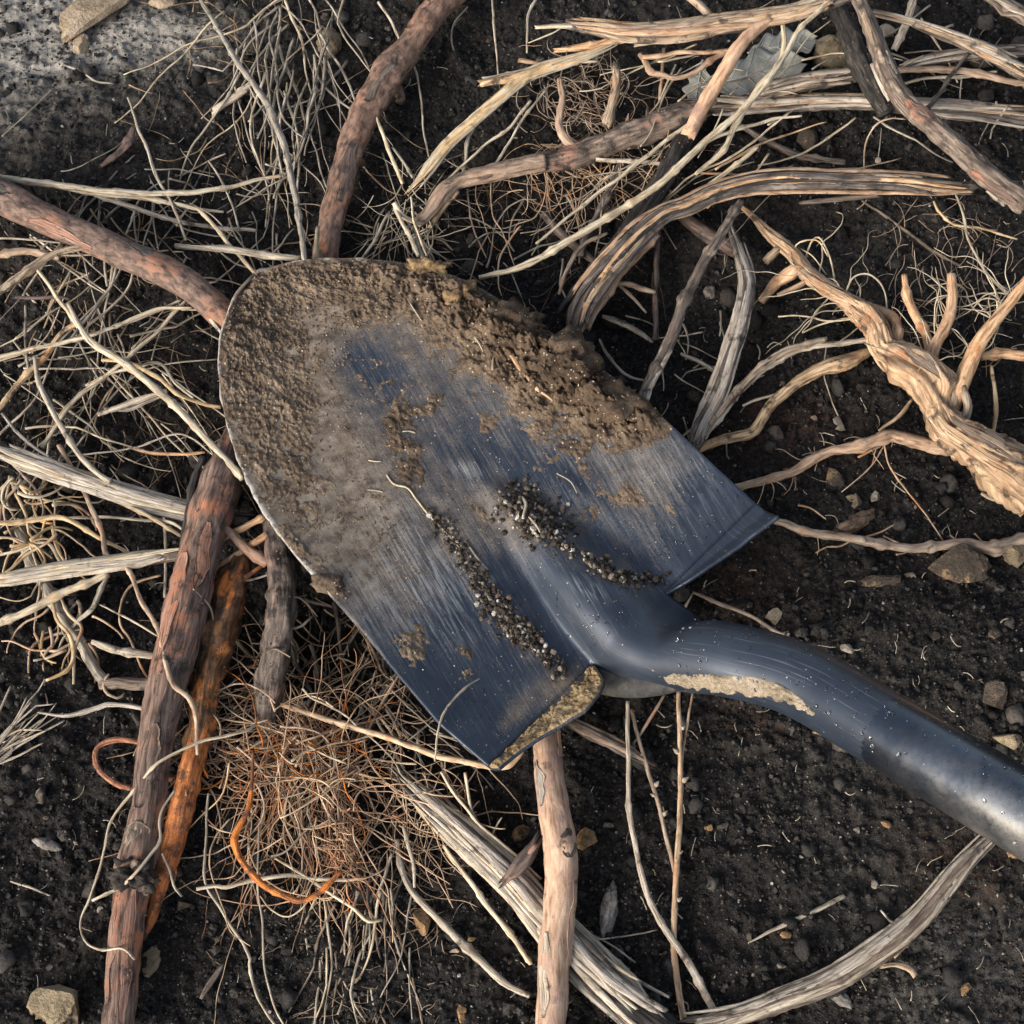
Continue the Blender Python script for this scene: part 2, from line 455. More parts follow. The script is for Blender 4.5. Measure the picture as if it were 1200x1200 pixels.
def paint_mat(name, film):
    k = NT(name, 0.3, 0.5)
    uv = k.n('ShaderNodeTexCoord').outputs['UV']
    pos = k.n('ShaderNodeNewGeometry').outputs['Position']
    base = k.ramp(k.noise(pos, 30, 3), [(0.3, (0.013, 0.0185, 0.028)), (0.7, (0.022, 0.030, 0.043))])
    ro = 0.34
    if film:
        f = k.attr('film'); sc = k.attr('scuff')
        st = k.noise(k.map(uv, (6.0, 62.0, 1), (0, 0, R(-13))), 1.0, 7, 0.7, 0.3)     # rubbed streaks
        st2 = k.noise(k.map(uv, (14.0, 190.0, 1), (0, 0, R(-15))), 1.0, 4, 0.7)
        gr = k.noise(pos, 900, 4, 0.75)
        pa = k.noise(pos, 48, 5, 0.65)
        m = k.math('ADD', k.math('MULTIPLY', st, 0.5), k.math('ADD', k.math('MULTIPLY', pa, 0.3), k.math('MULTIPLY', st2, 0.4)))
        m = k.math('ADD', m, k.math('MULTIPLY', gr, 0.45))
        m = k.math('ADD', k.math('SUBTRACT', m, 1.25), f)
        m = k.range(m, -0.12, 0.27)
        fc = k.ramp(k.noise(pos, 110, 5, 0.7), [(0.36, (0.085, 0.063, 0.045)), (0.52, (0.185, 0.143, 0.105)), (0.68, (0.29, 0.235, 0.178))])
        c = k.mix(k.math('MULTIPLY', m, 0.94), k.mix(1.0, base, (1.5, 1.45, 1.45), 'MULTIPLY'), fc)
        sc1 = k.noise(k.map(uv, (5.0, 520.0, 1), (0, 0, 0)), 1.0, 3, 0.6)
        c = k.mix(k.range(sc1, 0.60, 0.70, 0, 0.55), c, (0.21, 0.20, 0.19))
        sc3 = k.noise(k.map(uv, (7.0, 330.0, 1), (0, 0, R(9))), 1.0, 3, 0.6)
        c = k.mix(k.range(sc3, 0.64, 0.70, 0, 0.5), c, (0.016, 0.02, 0.03))
        s2 = k.math('MULTIPLY', sc, k.range(k.math('ADD', st2, k.math('MULTIPLY', st, 0.5)), 0.70, 0.95, 0, 0.75))
        c = k.mix(s2, c, (0.33, 0.34, 0.34))
        vv = k.n('ShaderNodeTexVoronoi'); vv.inputs['Scale'].default_value = 560
        k.l(pos, vv.inputs['Vector'])
        cr = k.n('ShaderNodeSeparateColor'); k.l(vv.outputs['Color'], cr.inputs[0])
        g = k.math('MULTIPLY', k.math('LESS_THAN', vv.outputs['Distance'], k.math('MULTIPLY', cr.outputs[2], 0.28)), k.math('GREATER_THAN', cr.outputs[0], 0.93))
        c = k.mix(g, c, (0.33, 0.30, 0.26))
        wn_ = k.math('MULTIPLY', k.attr('worn'), k.range(k.noise(pos, 330, 4, 0.7), 0.36, 0.56))
        c = k.mix(wn_, c, (0.40, 0.37, 0.33))
        rr = k.math('ADD', k.math('MULTIPLY', m, 0.5), 0.36)
        k.l(k.math('SUBTRACT', 0.6, k.math('MULTIPLY', m, 0.52)), k.b.inputs['Specular IOR Level'])
        k.l(k.math('SUBTRACT', 0.35, k.math('MULTIPLY', m, 0.35)), k.b.inputs['Metallic'])
        hb = k.math('ADD', k.math('MULTIPLY', m, k.math('ADD', gr, 0.6)), k.math('MULTIPLY', k.noise(pos, 60, 3), 0.5))
        return k.out(c, k.bump(hb, 0.55, 0.0007), rr)
    vv = k.n('ShaderNodeTexVoronoi'); vv.inputs['Scale'].default_value = 620
    k.l(pos, vv.inputs['Vector'])
    cr = k.n('ShaderNodeSeparateColor'); k.l(vv.outputs['Color'], cr.inputs[0])
    g = k.math('MULTIPLY', k.math('LESS_THAN', vv.outputs['Distance'], 0.22), k.math('GREATER_THAN', cr.outputs[0], 0.965))
    d = k.noise(pos, 90, 5, 0.7)
    c = k.mix(k.range(d, 0.52, 0.8, 0, 0.4), k.mix(1.0, base, (2.4, 2.2, 2.1), 'MULTIPLY'), (0.10, 0.09, 0.08))
    c = k.mix(g, c, (0.35, 0.33, 0.30))
    k.b.inputs['Metallic'].default_value = 0.85
    k.b.inputs['Coat Weight'].default_value = 0.5
    k.b.inputs['Coat Roughness'].default_value = 0.22
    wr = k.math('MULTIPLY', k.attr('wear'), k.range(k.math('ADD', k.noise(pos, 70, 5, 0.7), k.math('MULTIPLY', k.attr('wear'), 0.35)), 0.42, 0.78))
    c = k.mix(wr, c, (0.46, 0.44, 0.41))  # pale worn steel; it also carries the shaft's painted highlight
    rr = k.range(k.noise(pos, 420, 4, 0.7), 0.3, 0.75, 0.24, 0.38)
    return k.out(c, k.bump(k.noise(pos, 300, 3), 0.12, 0.0004), rr)
M['blade'] = paint_mat('black blue painted steel with soil film', True)
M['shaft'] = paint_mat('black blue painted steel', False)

def simple(name, stops, scale, rough=0.9, bump=0.001, spec=0.2, fine=500):
    k = NT(name, rough, spec)
    pos = k.n('ShaderNodeNewGeometry').outputs['Position']
    a = k.noise(pos, scale, 5, 0.62, 0.3)
    b = k.noise(pos, fine, 4, 0.65)
    c = k.ramp(k.math('ADD', k.math('MULTIPLY', a, 0.75), k.math('MULTIPLY', b, 0.25)), stops)
    return k.out(c, k.bump(k.math('ADD', a, b), 0.8, bump))
M['sandstone'] = simple('tan sandstone', [(0.34, (0.13, 0.095, 0.06)), (0.5, (0.30, 0.225, 0.15)), (0.66, (0.42, 0.34, 0.25))], 90, bump=0.0025)
M['greystone'] = simple('grey tan stone', [(0.36, (0.055, 0.042, 0.028)), (0.5, (0.19, 0.145, 0.09)), (0.66, (0.32, 0.25, 0.155))], 75, bump=0.0025)
M['darkstone'] = simple('dark brown stone', [(0.35, (0.035, 0.028, 0.022)), (0.54, (0.085, 0.065, 0.048)), (0.60, (0.30, 0.19, 0.10)), (0.7, (0.34, 0.235, 0.135))], 70, bump=0.0025)
M['ochrestone'] = simple('ochre stone', [(0.38, (0.05, 0.036, 0.024)), (0.52, (0.27, 0.16, 0.075)), (0.66, (0.42, 0.27, 0.14))], 85, bump=0.0025)
M['palestone'] = simple('pale pebble', [(0.36, (0.07, 0.058, 0.046)), (0.5, (0.20, 0.165, 0.13)), (0.66, (0.36, 0.31, 0.25))], 160, bump=0.002)
M['soilclod'] = simple('dark soil clod', [(0.34, (0.014, 0.012, 0.010)), (0.5, (0.034, 0.028, 0.024)), (0.68, (0.07, 0.058, 0.048))], 120, bump=0.002)
M['dullsteel'] = simple('dull dusty dark steel', [(0.36, (0.018, 0.018, 0.018)), (0.52, (0.038, 0.036, 0.032)), (0.68, (0.085, 0.075, 0.058))], 160, 0.75, 0.0006, 0.3)
M['leaf'] = simple('grey green dry leaf', [(0.34, (0.15, 0.145, 0.12)), (0.5, (0.26, 0.25, 0.21)), (0.66, (0.36, 0.345, 0.295))], 70, 0.65, 0.0005, 0.3)
M['vein'] = simple('leaf vein', [(0.34, (0.25, 0.25, 0.21)), (0.6, (0.42, 0.42, 0.37))], 200)
M['bud'] = simple('dry bud', [(0.34, (0.14, 0.105, 0.07)), (0.5, (0.30, 0.24, 0.17)), (0.66, (0.5, 0.43, 0.33))], 400, bump=0.0004)
M['barkchip'] = simple('brown bark chip', [(0.34, (0.04, 0.026, 0.018)), (0.5, (0.12, 0.08, 0.055)), (0.66, (0.24, 0.17, 0.12))], 130, bump=0.0015)
M['greychip'] = simple('grey bark chip', [(0.34, (0.06, 0.053, 0.045)), (0.5, (0.17, 0.15, 0.13)), (0.66, (0.33, 0.30, 0.27))], 150, bump=0.0015)
dk = NT('water', 0.03, 0.5)
dk.b.inputs['Base Color'].default_value = (1, 1, 1, 1)
dk.b.inputs['Transmission Weight'].default_value = 1.0
dk.b.inputs['IOR'].default_value = 1.33
M['water'] = dk.m
# ------------------------------------------------------------------ the ground
def g2(X, Y, px, py, rx, ry=None, rot=0.0):
    """soft patch centred under a picture point, radii in picture pixels"""
    ry = rx if ry is None else ry
    c = P(px, py, 0.0)
    s = mpp(c)
    dx = X - c[0]; dy = Y - c[1]
    ca, sa = math.cos(rot), math.sin(rot)
    u = (dx * ca + dy * sa) / (rx * s); v = (-dx * sa + dy * ca) / (ry * s)
    return np.exp(-(u * u + v * v))

DEEP = [(110, 430, 190, 130, 0.020), (120, 660, 150, 120, 0.018), (370, 770, 110, 110, 0.024), (600, 240, 150, 110, 0.014),
        (330, 110, 110, 110, 0.010), (720, 350, 90, 90, 0.016), (830, 400, 110, 80, 0.010), (850, 60, 90, 60, 0.008), (540, 930, 90, 80, 0.010), (520, 600, 230, 200, 0.012)]
def soil_base(X, Y):
    return 0.0055 * perlin(X * 7 + 3, Y * 7, 0.5) + 0.0035 * perlin(X * 19, Y * 19 + 5, 2.5)
def soil_lo(X, Y):
    z = soil_base(X, Y)
    for (px, py, rx, ry, dep) in DEEP:
        z = z - dep * g2(X, Y, px, py, rx, ry)
    return z

def soil_hi(X, Y):
    h = 0.0034 * fbm(X * 48, Y * 48, 1.3, 3)
    b = perlin(X * 120, Y * 120, 4.4)
    h += 0.0030 * np.abs(b) - 0.0010 + 0.0022 * np.abs(perlin(X * 250, Y * 250, 7.7)) + 0.0011 * perlin(X * 430, Y * 430, 1.7)
    # clods: rounded bumps that stand up
    b2 = perlin(X * 75 + 9, Y * 75, 9.1)
    h += 0.0060 * np.clip(b2 - 0.16, 0, 1)
    b4 = perlin(X * 150 + 4, Y * 150, 3.1)
    h += 0.0040 * np.clip(b4 - 0.2, 0, 1)
    flat = g2(X, Y, 1130, 1120, 160, 130) * 0.45 + g2(X, Y, 20, 30, 120, 110) * 0.4
    return h * (1 - np.clip(flat, 0, 0.7))

NG = 640
def axis_pts(a, b, far):
    core = np.linspace(a, b, NG)
    g = np.geomspace(0.004, far, 40)
    return np.concatenate([(a - g)[::-1], core, b + g])
gx = axis_pts(-0.385, 0.385, 4.0)
gy = axis_pts(-0.33, 0.40, 4.0)
GX, GY = np.meshgrid(gx, gy)
GZ = soil_lo(GX, GY) + soil_hi(GX, GY)
ny, nx = GX.shape
idx = np.arange(ny * nx).reshape(ny, nx)
Q = np.stack([idx[:-1, :-1], idx[:-1, 1:], idx[1:, 1:], idx[1:, :-1]], -1).reshape(-1, 4)
nz = fbm(GX * 18, GY * 18, 3.3, 3)
dry = np.clip(1.6 * g2(GX, GY, -10, 10, 130, 150) + 0.85 * g2(GX, GY, 170, 45, 120, 50) * (nz > -2) + 0.30 * g2(GX, GY, 1110, 1120, 130, 120) + 0.22 * g2(GX, GY, 985, 830, 90, 90)
              + 0.15 * g2(GX, GY, 800, 30, 140, 40) + 0.16 * g2(GX, GY, 960, 290, 120, 60) + 0.35 * nz * g2(GX, GY, 60, 60, 240, 200), 0, 1)
rust = np.clip(g2(GX, GY, 920, 500, 80, 50) + g2(GX, GY, 870, 680, 70, 50) + g2(GX, GY, 1130, 1020, 60, 40) + 0.6 * g2(GX, GY, 880, 830, 60, 40), 0, 1)
ground = mk('ground', np.stack([GX, GY, GZ], -1).reshape(-1, 3), Q, M['soil'], None, None, True, {'dry': dry.ravel(), 'rust': rust.ravel()})
tag(ground, 'dark crumbly bare soil under everything', None, None, 'structure')

# low poly lumps ------------------------------------------------------------
def ico(sub):
    import bmesh
    bm = bmesh.new()
    bmesh.ops.create_icosphere(bm, subdivisions=sub, radius=1.0)
    v = np.array([x.co[:] for x in bm.verts]); f = np.array([[y.index for y in x.verts] for x in bm.faces])
    bm.free()
    return v, f
I1, F1 = ico(1)
I2, F2 = ico(2)
I3, F3 = ico(3)
I4, F4 = ico(4)

def rand_rot(n):
    q = RNG.normal(size=(n, 4)); q /= np.linalg.norm(q, axis=1)[:, None]
    w, x, y, z = q.T
    return np.stack([np.stack([1 - 2 * (y * y + z * z), 2 * (x * y - w * z), 2 * (x * z + w * y)], -1),
                     np.stack([2 * (x * y + w * z), 1 - 2 * (x * x + z * z), 2 * (y * z - w * x)], -1),
                     np.stack([2 * (x * z - w * y), 2 * (y * z + w * x), 1 - 2 * (x * x + y * y)], -1)], 1)

def lumps(pos, rad, base=(I1, F1), jit=0.22, squash=(0.6, 1.0)):
    n = len(pos)
    v0, f0 = base
    V = np.repeat(v0[None], n, 0) * (1 + RNG.uniform(-jit, jit, (n, len(v0), 1)))
    sc = RNG.uniform(0.65, 1.25, (n, 1, 3)); sc[..., 2] *= RNG.uniform(*squash, (n, 1))
    V = V * sc
    V = np.einsum('nij,nkj->nki', rand_rot(n), V) * rad[:, None, None] + pos[:, None, :]
    F = f0[None] + (np.arange(n) * len(v0))[:, None, None]
    return V.reshape(-1, 3), F.reshape(-1, 3)

def scatter_ground(n, w=None):
    px = RNG.uniform(-30, 1230, n * 3); py = RNG.uniform(-30, 1230, n * 3)
    p = P(px, py, 0.0)
    if w is not None:
        k = RNG.uniform(0, 1, len(px)) < w(px, py)
        p = p[k]
    p = p[:n]
    return p

OCV = np.array([[1, 0, 0], [-1, 0, 0], [0, 1, 0], [0, -1, 0], [0, 0, 1], [0, 0, -1]], float)
OCF = np.array([[0, 2, 4], [2, 1, 4], [1, 3, 4], [3, 0, 4], [2, 0, 5], [1, 2, 5], [3, 1, 5], [0, 3, 5]])
pos = scatter_ground(62000)
rad = RNG.uniform(0.0003, 0.0008, len(pos))
keep = RNG.uniform(-0.5, 0.5, len(pos)) < perlin(pos[:, 0] * 22, pos[:, 1] * 22, 8.5) + 0.32
pos, rad = pos[keep], rad[keep]
pos[:, 2] = soil_lo(pos[:, 0], pos[:, 1]) + soil_hi(pos[:, 0], pos[:, 1]) + rad * 0.5
V, F = lumps(pos, rad, (OCV, OCF), 0.25)
o = mk('soil_grains', V, F, M['crumb'], None, None, False, {'tone': np.repeat(RNG.uniform(0, 1, len(rad)) ** 0.8, 6)})
tag(o, 'fine loose soil grains over the whole ground', 'soil', None, 'stuff')

# soil crumbs: a couple of octaves of grain size
pos = np.vstack([scatter_ground(20000), scatter_ground(5200), scatter_ground(1000)])
rad = np.concatenate([RNG.uniform(0.0005, 0.0012, 20000), RNG.uniform(0.001, 0.0021, 5200), 0.0019 + 0.0045 * RNG.uniform(0, 1, 1000) ** 2.5])
dns = perlin(pos[:, 0] * 14, pos[:, 1] * 14, 5.5)
keep = RNG.uniform(-0.5, 0.5, len(pos)) < dns + 0.28
pos = pos[keep]; rad = rad[keep]
pos[:, 2] = soil_lo(pos[:, 0], pos[:, 1]) + soil_hi(pos[:, 0], pos[:, 1]) + rad * np.where(rad > 0.0018, 0.05, 0.35)
V, F = lumps(pos[rad < 0.0017], rad[rad < 0.0017])
tone = np.repeat(RNG.uniform(0, 1, (rad < 0.0017).sum()), len(I1))
o = mk('soil_crumbs', V, F, M['crumb'], None, None, False, {'tone': tone})
tag(o, 'loose fine dark soil crumbs and pale grit over the ground', 'soil', None, 'stuff')
V, F = lumps(pos[rad >= 0.0017], rad[rad >= 0.0017], (I2, F2), 0.20)
V = V + 0.0022 * np.stack([perlin(V[:, 0] * 450, V[:, 1] * 450, V[:, 2] * 450 + s) for s in (1.5, 21.5, 41.5)], -1)
tone = np.repeat(RNG.uniform(0, 0.94, (rad >= 0.0017).sum()), len(I2))
o = mk('soil_clods', V, F, M['crumb'], None, None, True, {'tone': tone})
tag(o, 'loose small rounded soil clods over the dark ground', 'soil', None, 'stuff')

def zg(x, y):
    return soil_lo(np.asarray(x, float), np.asarray(y, float))
# ------------------------------------------------------------------ the shovel
BO = np.array([300.0, 322.0]); BA = np.array([0.702, 0.712]); BB = np.array([-0.712, 0.702])
LEFT = [(300, 322), (281, 342), (264, 375), (256, 420), (259, 465), (269, 510), (287, 560), (311, 605), (346, 650), (390, 700), (430, 745), (470, 795), (515, 848), (566, 891)]
RIGHT = [(300, 322), (316, 314), (350, 306), (400, 302), (450, 305), (500, 312), (545, 328), (590, 353), (640, 385), (682, 415), (722, 444), (762, 475), (802, 512), (842, 550), (888, 592)]
def _dw(pts):
    q = np.array(pts, float) - BO
    return q @ BA, q @ BB
dl, wl = _dw(LEFT); dr, wr = _dw(RIGHT)
DMAX = 602.0
dl[-1] = DMAX; dr[-1] = DMAX
dl = np.maximum.accumulate(np.maximum(dl, 0)); dr = np.maximum.accumulate(np.maximum(dr, 0))
def WL(d): return np.interp(np.sqrt(np.maximum(d, 0)), np.sqrt(dl), wl)
def WR(d): return np.interp(np.sqrt(np.maximum(d, 0)), np.sqrt(dr), wr)
WC = -20.0                                     # middle of the raised frog
def blade_z(d, w):
    """height of the blade's upper face (m): dished, raised frog towards the socket"""
    h = np.maximum((WL(d) - WR(d)) / 2, 4.0); mid = (WL(d) + WR(d)) / 2
    u = np.clip((w - mid) / h, -1.15, 1.15)
    z = 0.026 + 0.006 * sstep(0, 600, d) + 0.004 * sstep(80, 0, d)
    z = z + (0.004 + 0.008 * sstep(40, 350, d)) * np.abs(u) ** 2.2
    # frog
    wd = 14 + 46 * sstep(300, 600, d)
    hh = 0.0005 + 0.0195 * sstep(315, 640, d) ** 0.85
    v = np.clip(np.abs(w - WC) / wd, 0, 1)
    z = z + hh * (1 - v * v) ** 1.35 * (d > 300)
    # valleys either side of it
    z = z - 0.0030 * sstep(330, 520, d) * np.exp(-((np.abs(w - WC) - wd * 1.12) / 22) ** 2)
    # dent near the frog's tip and small unevenness
    z = z + 0.0007 * perlin(d / 70.0, w / 70.0, 3.3) + 0.0002 * perlin(d / 18.0, w / 18.0, 1.3)
    return z
def blade_pt(d, w):
    q = BO + np.asarray(d)[..., None] * BA + np.asarray(w)[..., None] * BB
    return P(q[..., 0], q[..., 1], blade_z(np.asarray(d), np.asarray(w)))
def blade_at(px, py):
    q = np.stack([np.asarray(px, float), np.asarray(py, float)], -1) - BO
    return blade_pt(q @ BA, q @ BB)
def grid_normals(G):
    a = np.gradient(G, axis=0); b = np.gradient(G, axis=1)
    n = np.cross(a, b)
    n /= np.linalg.norm(n, axis=-1)[..., None] + 1e-15
    n[n[..., 2] < 0] *= -1
    return n

SHOVEL = root_empty('shovel', blade_pt(np.array(300.0), np.array(0.0)) - np.array([0, 0, 0.006]),
                    'black blue steel round point shovel caked with brown soil, lying face up on the roots', 'shovel')
ND, NW = 170, 131
u = np.linspace(0, 1, ND)
dd = DMAX * u ** 1.7
ss = np.linspace(0, 1, NW)
# columns: outside the neck zone fixed fractions; the neck keeps its own columns
wN0, wN1 = -80.0, 40.0
k0, k1 = 44, 78
wr_, wl_ = WR(DMAX), WL(DMAX)
colw = np.concatenate([np.linspace(wr_, wN0, k0 + 1), np.linspace(wN0, wN1, k1 - k0 + 1)[1:], np.linspace(wN1, wl_, NW - k1)[1:]])
cf = (colw - wr_) / (wl_ - wr_)
D2 = np.repeat(dd[:, None], NW, 1)
L2 = WL(dd)[:, None]; R2 = WR(dd)[:, None]
edge_wear = 3.4 * perlin(D2 / 16.0, 3.0, 1.0) * sstep(330, 60, D2)
W2 = R2 + (L2 - R2) * cf[None, :]
W2 = W2 + edge_wear * (2 * cf[None, :] - 1) ** 9
G = blade_pt(D2, W2)
px2, py2 = BO[0] + D2 * BA[0] + W2 * BB[0], BO[1] + D2 * BA[1] + W2 * BB[1]

def field(px, py, blobs):
    s = 0
    for (x, y, rx, ry, rot, a) in blobs:
        c, n = math.cos(R(rot)), math.sin(R(rot))
        dx, dy = px - x, py - y
        uu = (dx * c + dy * n) / rx; vv = (-dx * n + dy * c) / ry
        s = s + a * np.exp(-(uu * uu + vv * vv))
    return s
FILM = [(300, 420, 100, 160, 20, 0.5), (345, 560, 80, 120, -25, 0.5), (420, 330, 160, 50, 5, 0.4), (620, 430, 150, 50, 40, 0.32), (400, 640, 70, 60, 40, 0.24),
        (510, 440, 90, 70, 30, 0.14), (450, 560, 60, 120, -35, 0.14), (560, 610, 40, 60, -40, 0.18), (480, 690, 60, 70, -35, 0.12), (760, 570, 60, 60, 40, 0.12), (430, 430, 55, 40, 40, -0.22),
        (540, 850, 90, 60, 45, -0.22), (850, 600, 60, 90, 30, -0.18), (690, 720, 110, 60, 35, -0.16), (560, 700, 50, 60, 45, -0.08), (620, 520, 70, 50, 40, -0.06)]
FILM += [(545, 655, 14, 60, -33, 0.22), (605, 735, 14, 50, -38, 0.25), (625, 605, 45, 30, 35, 0.25), (720, 672, 60, 14, 20, 0.22), (655, 800, 30, 14, -45, 0.3), (600, 840, 34, 12, -48, 0.25)]
SCUFF = [(330, 560, 60, 90, -20, 0.35), (800, 560, 70, 40, 40, 0.35), (510, 690, 70, 60, 50, 0.9), (550, 550, 25, 10, 10, 1.2), (690, 690, 22, 8, 25, 1.5), (470, 640, 80, 50, 50, 0.5), (720, 540, 90, 50, 50, 0.4), (600, 480, 90, 40, 40, 0.3), (440, 720, 60, 30, 50, 0.4)]
film = np.clip(0.33 + field(px2, py2, FILM), 0, 1)
scuff = np.clip(field(px2, py2, SCUFF), 0, 1.2)

verts = [G.reshape(-1, 3)]
uvx = (D2 * 0.97 + W2 * 0.24) / 600; uvy = (-D2 * 0.24 + W2 * 0.97) / 600
UVV = [np.stack([uvx, uvy], -1).reshape(-1, 2)]
wearn = 1.0 * ((L2 - W2) < 4.0) * (D2 < 330) * (D2 > 3) + 0.7 * ((W2 - R2) < 3.5) * (D2 < 60)
WO = [wearn.ravel()]
FI = [film.ravel()]; SF = [scuff.ravel()]
gi = np.arange(ND * NW).reshape(ND, NW)
def quads(ix): return np.stack([ix[:-1, :-1], ix[:-1, 1:], ix[1:, 1:], ix[1:, :-1]], -1).reshape(-1, 4)
faces = [quads(gi)]
cnt = ND * NW
nrm = grid_normals(G)
# turned foot treads: the end row curls up and over on both shoulders
def tread(j0, j1, length, ang, spread):
    global cnt
    js = np.arange(j0, j1 + 1)
    e = G[-1, js]; n = nrm[-4, js]
    t = G[-1, js] - G[-4, js]; t /= np.linalg.norm(t, axis=1)[:, None]
    fr = np.linspace(0, 1, len(js))
    fq = fr if j0 else 1 - fr
    ln = length * (np.sin(np.clip((1 - fq) ** 2.0 * 0.93 + 0.06, 0, 1) * math.pi) ** 0.7)
    if not j0: ln = length * np.clip(1 - fr, 0.02, 1) ** 0.75
    K = 9
    rows = []
    pos = e.copy()
    for k in range(1, K + 1):
        a = ang * min(1.0, k / 5.0)
        pos = pos + (ln / K)[:, None] * (t * math.cos(a) + n * math.sin(a))
        rows.append(pos.copy())
    rows = np.array(rows)
    ix = np.vstack([gi[-1, js][None], (cnt + np.arange(K * len(js))).reshape(K, len(js))])
    verts.append(rows.reshape(-1, 3))
    q = BO + 0
    uvb = np.stack([uvx[-1, js], uvy[-1, js]], -1)
    UVV.append(np.concatenate([uvb + np.array([0.006 * k, 0]) for k in range(1, K + 1)]))
    FI.append(np.tile(film[-1, js] + spread, K)); SF.append(np.zeros(K * len(js)))
    faces.append(quads(ix))
    cnt += K * len(js)
    return np.concatenate([e[None], rows])
TREAD_L = tread(k1, NW - 1, 0.0250, R(56), 0.0)
TREAD_R = tread(0, k0, 0.0230, R(50), 0.0)
# neck and socket: the middle columns run on and close round into a tube
NECK = [(736, 734, 31), (772, 755, 39), (808, 767, 51), (852, 773, 66), (910, 787, 81), (958, 808, 92)]
np_ = np.array([np.concatenate([P(x, y, z / 1000.0)]) for x, y, z in NECK])
sA = P(958, 808, 0.092); sB = P(1200, 953, 0.150)
sdir = (sB - sA) / np.linalg.norm(sB - sA)
npath = spline(np.vstack([np_, sA + sdir * 0.03, sA + sdir * 0.06]), 46)
T_, N_, B_ = frames(npath)
N_ = np.cross(np.cross(T_, np.tile([0, 0, 1.0], (len(T_), 1))), T_); N_ /= np.linalg.norm(N_, axis=1)[:, None]
B_ = np.cross(T_, N_)
js = np.arange(k0, k1 + 1)
row0 = G[-1, js]
if np.dot(row0[0] - row0[-1], B_[0]) > 0: B_ = -B_
sv = np.linspace(-1, 1, len(js))
SOCK_R = np.interp(np.linspace(0, 1, len(npath)), [0, 0.2, 0.5, 0.9, 1], [0.0205, 0.0200, 0.0190, 0.0187, 0.0180])
rows = []
for i in range(1, len(npath)):
    t = sstep(0, 15, i)
    pm = R(80) + (R(180) - R(80)) * sstep(0, 22, i)
    circ = SOCK_R[i] * (np.sin(sv * pm)[:, None] * B_[i] + np.cos(sv * pm)[:, None] * N_[i])
    rows.append(npath[i] + (row0 - npath[0]) * (1 - t) + circ * t)
rows = np.array(rows)
nr = len(rows)
ix = np.vstack([gi[-1, js][None], (cnt + np.arange(nr * len(js))).reshape(nr, len(js))])
verts.append(rows.reshape(-1, 3))
uvb = np.stack([uvx[-1, js], uvy[-1, js]], -1)
UVV.append(np.concatenate([uvb + np.array([0.012 * (i + 1), 0]) for i in range(nr)]))
FI.append(np.repeat(np.linspace(0.16, 0.02, nr), len(js))); SF.append(np.zeros(nr * len(js)))
faces.append(quads(ix))
VV = np.vstack(verts); UVV = np.vstack(UVV); FIv = np.concatenate(FI); SFv = np.concatenate(SF)
WOv = np.concatenate([WO[0], np.zeros(len(VV) - len(WO[0]))])
def piece(name, FF, parent):
    used = np.unique(FF); rem = np.full(len(VV), -1); rem[used] = np.arange(len(used))
    o = mk(name, VV[used], rem[FF], M['blade'], parent, UVV[FF], True, {'film': FIv[used], 'scuff': SFv[used], 'worn': WOv[used]})
    sm = o.modifiers.new('thickness', 'SOLIDIFY'); sm.thickness = 0.0019
    # the sheet thickens downwards
    sm.offset = 1.0 if np.cross(G[60, 61] - G[60, 60], G[61, 60] - G[60, 60])[2] < 0 else -1.0
    return o
blade = piece('blade', np.vstack([faces[0], faces[3]]), SHOVEL)
piece('foot_tread', faces[1], blade)
piece('foot_tread', faces[2], blade)
# straight shaft (wears the same paint), running on out of the picture
sp = np.array([sA + sdir * s for s in np.concatenate([np.linspace(0.022, 0.30, 44), np.linspace(0.32, 0.95, 20)])])
SG = (tube_geo(sp, np.interp(np.arange(len(sp)), [0, 3, 6], [0.0176, 0.0185, 0.0187]), 48))
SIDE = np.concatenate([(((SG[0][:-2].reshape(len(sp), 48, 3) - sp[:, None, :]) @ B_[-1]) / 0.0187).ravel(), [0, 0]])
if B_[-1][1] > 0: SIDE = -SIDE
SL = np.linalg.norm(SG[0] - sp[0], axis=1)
mk('shaft', SG[0], [SG[1], SG[2]], M['shaft'], SHOVEL, [SG[3], SG[4]], True, {'wear': (0.90 * sstep(0.012, 0.16, SL)) * (0.22 + 0.78 * sstep(-0.35, 0.45, SIDE))})  # worn towards the far end; paler lower-left side paints in the highlight
LIP = np.array([[676, 784, 24], [704, 795, 26], [736, 800, 32], [772, 798, 41], [808, 793, 51], [840, 791, 60]], float)
lc = spline(np.array([np.append(P(x, y, z / 1000.0), q * 0.00048) for (x, y, z), q in zip(LIP, [8, 17, 18, 17, 13, 7])]), 40)
lg = tube_geo(lc[:, :3], lc[:, 3], 18, flat=0.8)
mk('socket_lip', lg[0], [lg[1], lg[2]], M['dullsteel'], SHOVEL, [lg[3], lg[4]], True)
gp = np.array([sA + sdir * s for s in np.linspace(0.93, 1.06, 14)])
put('grip', tube_geo(gp, np.full(14, 0.0205), 32), M['blackbark'], SHOVEL)

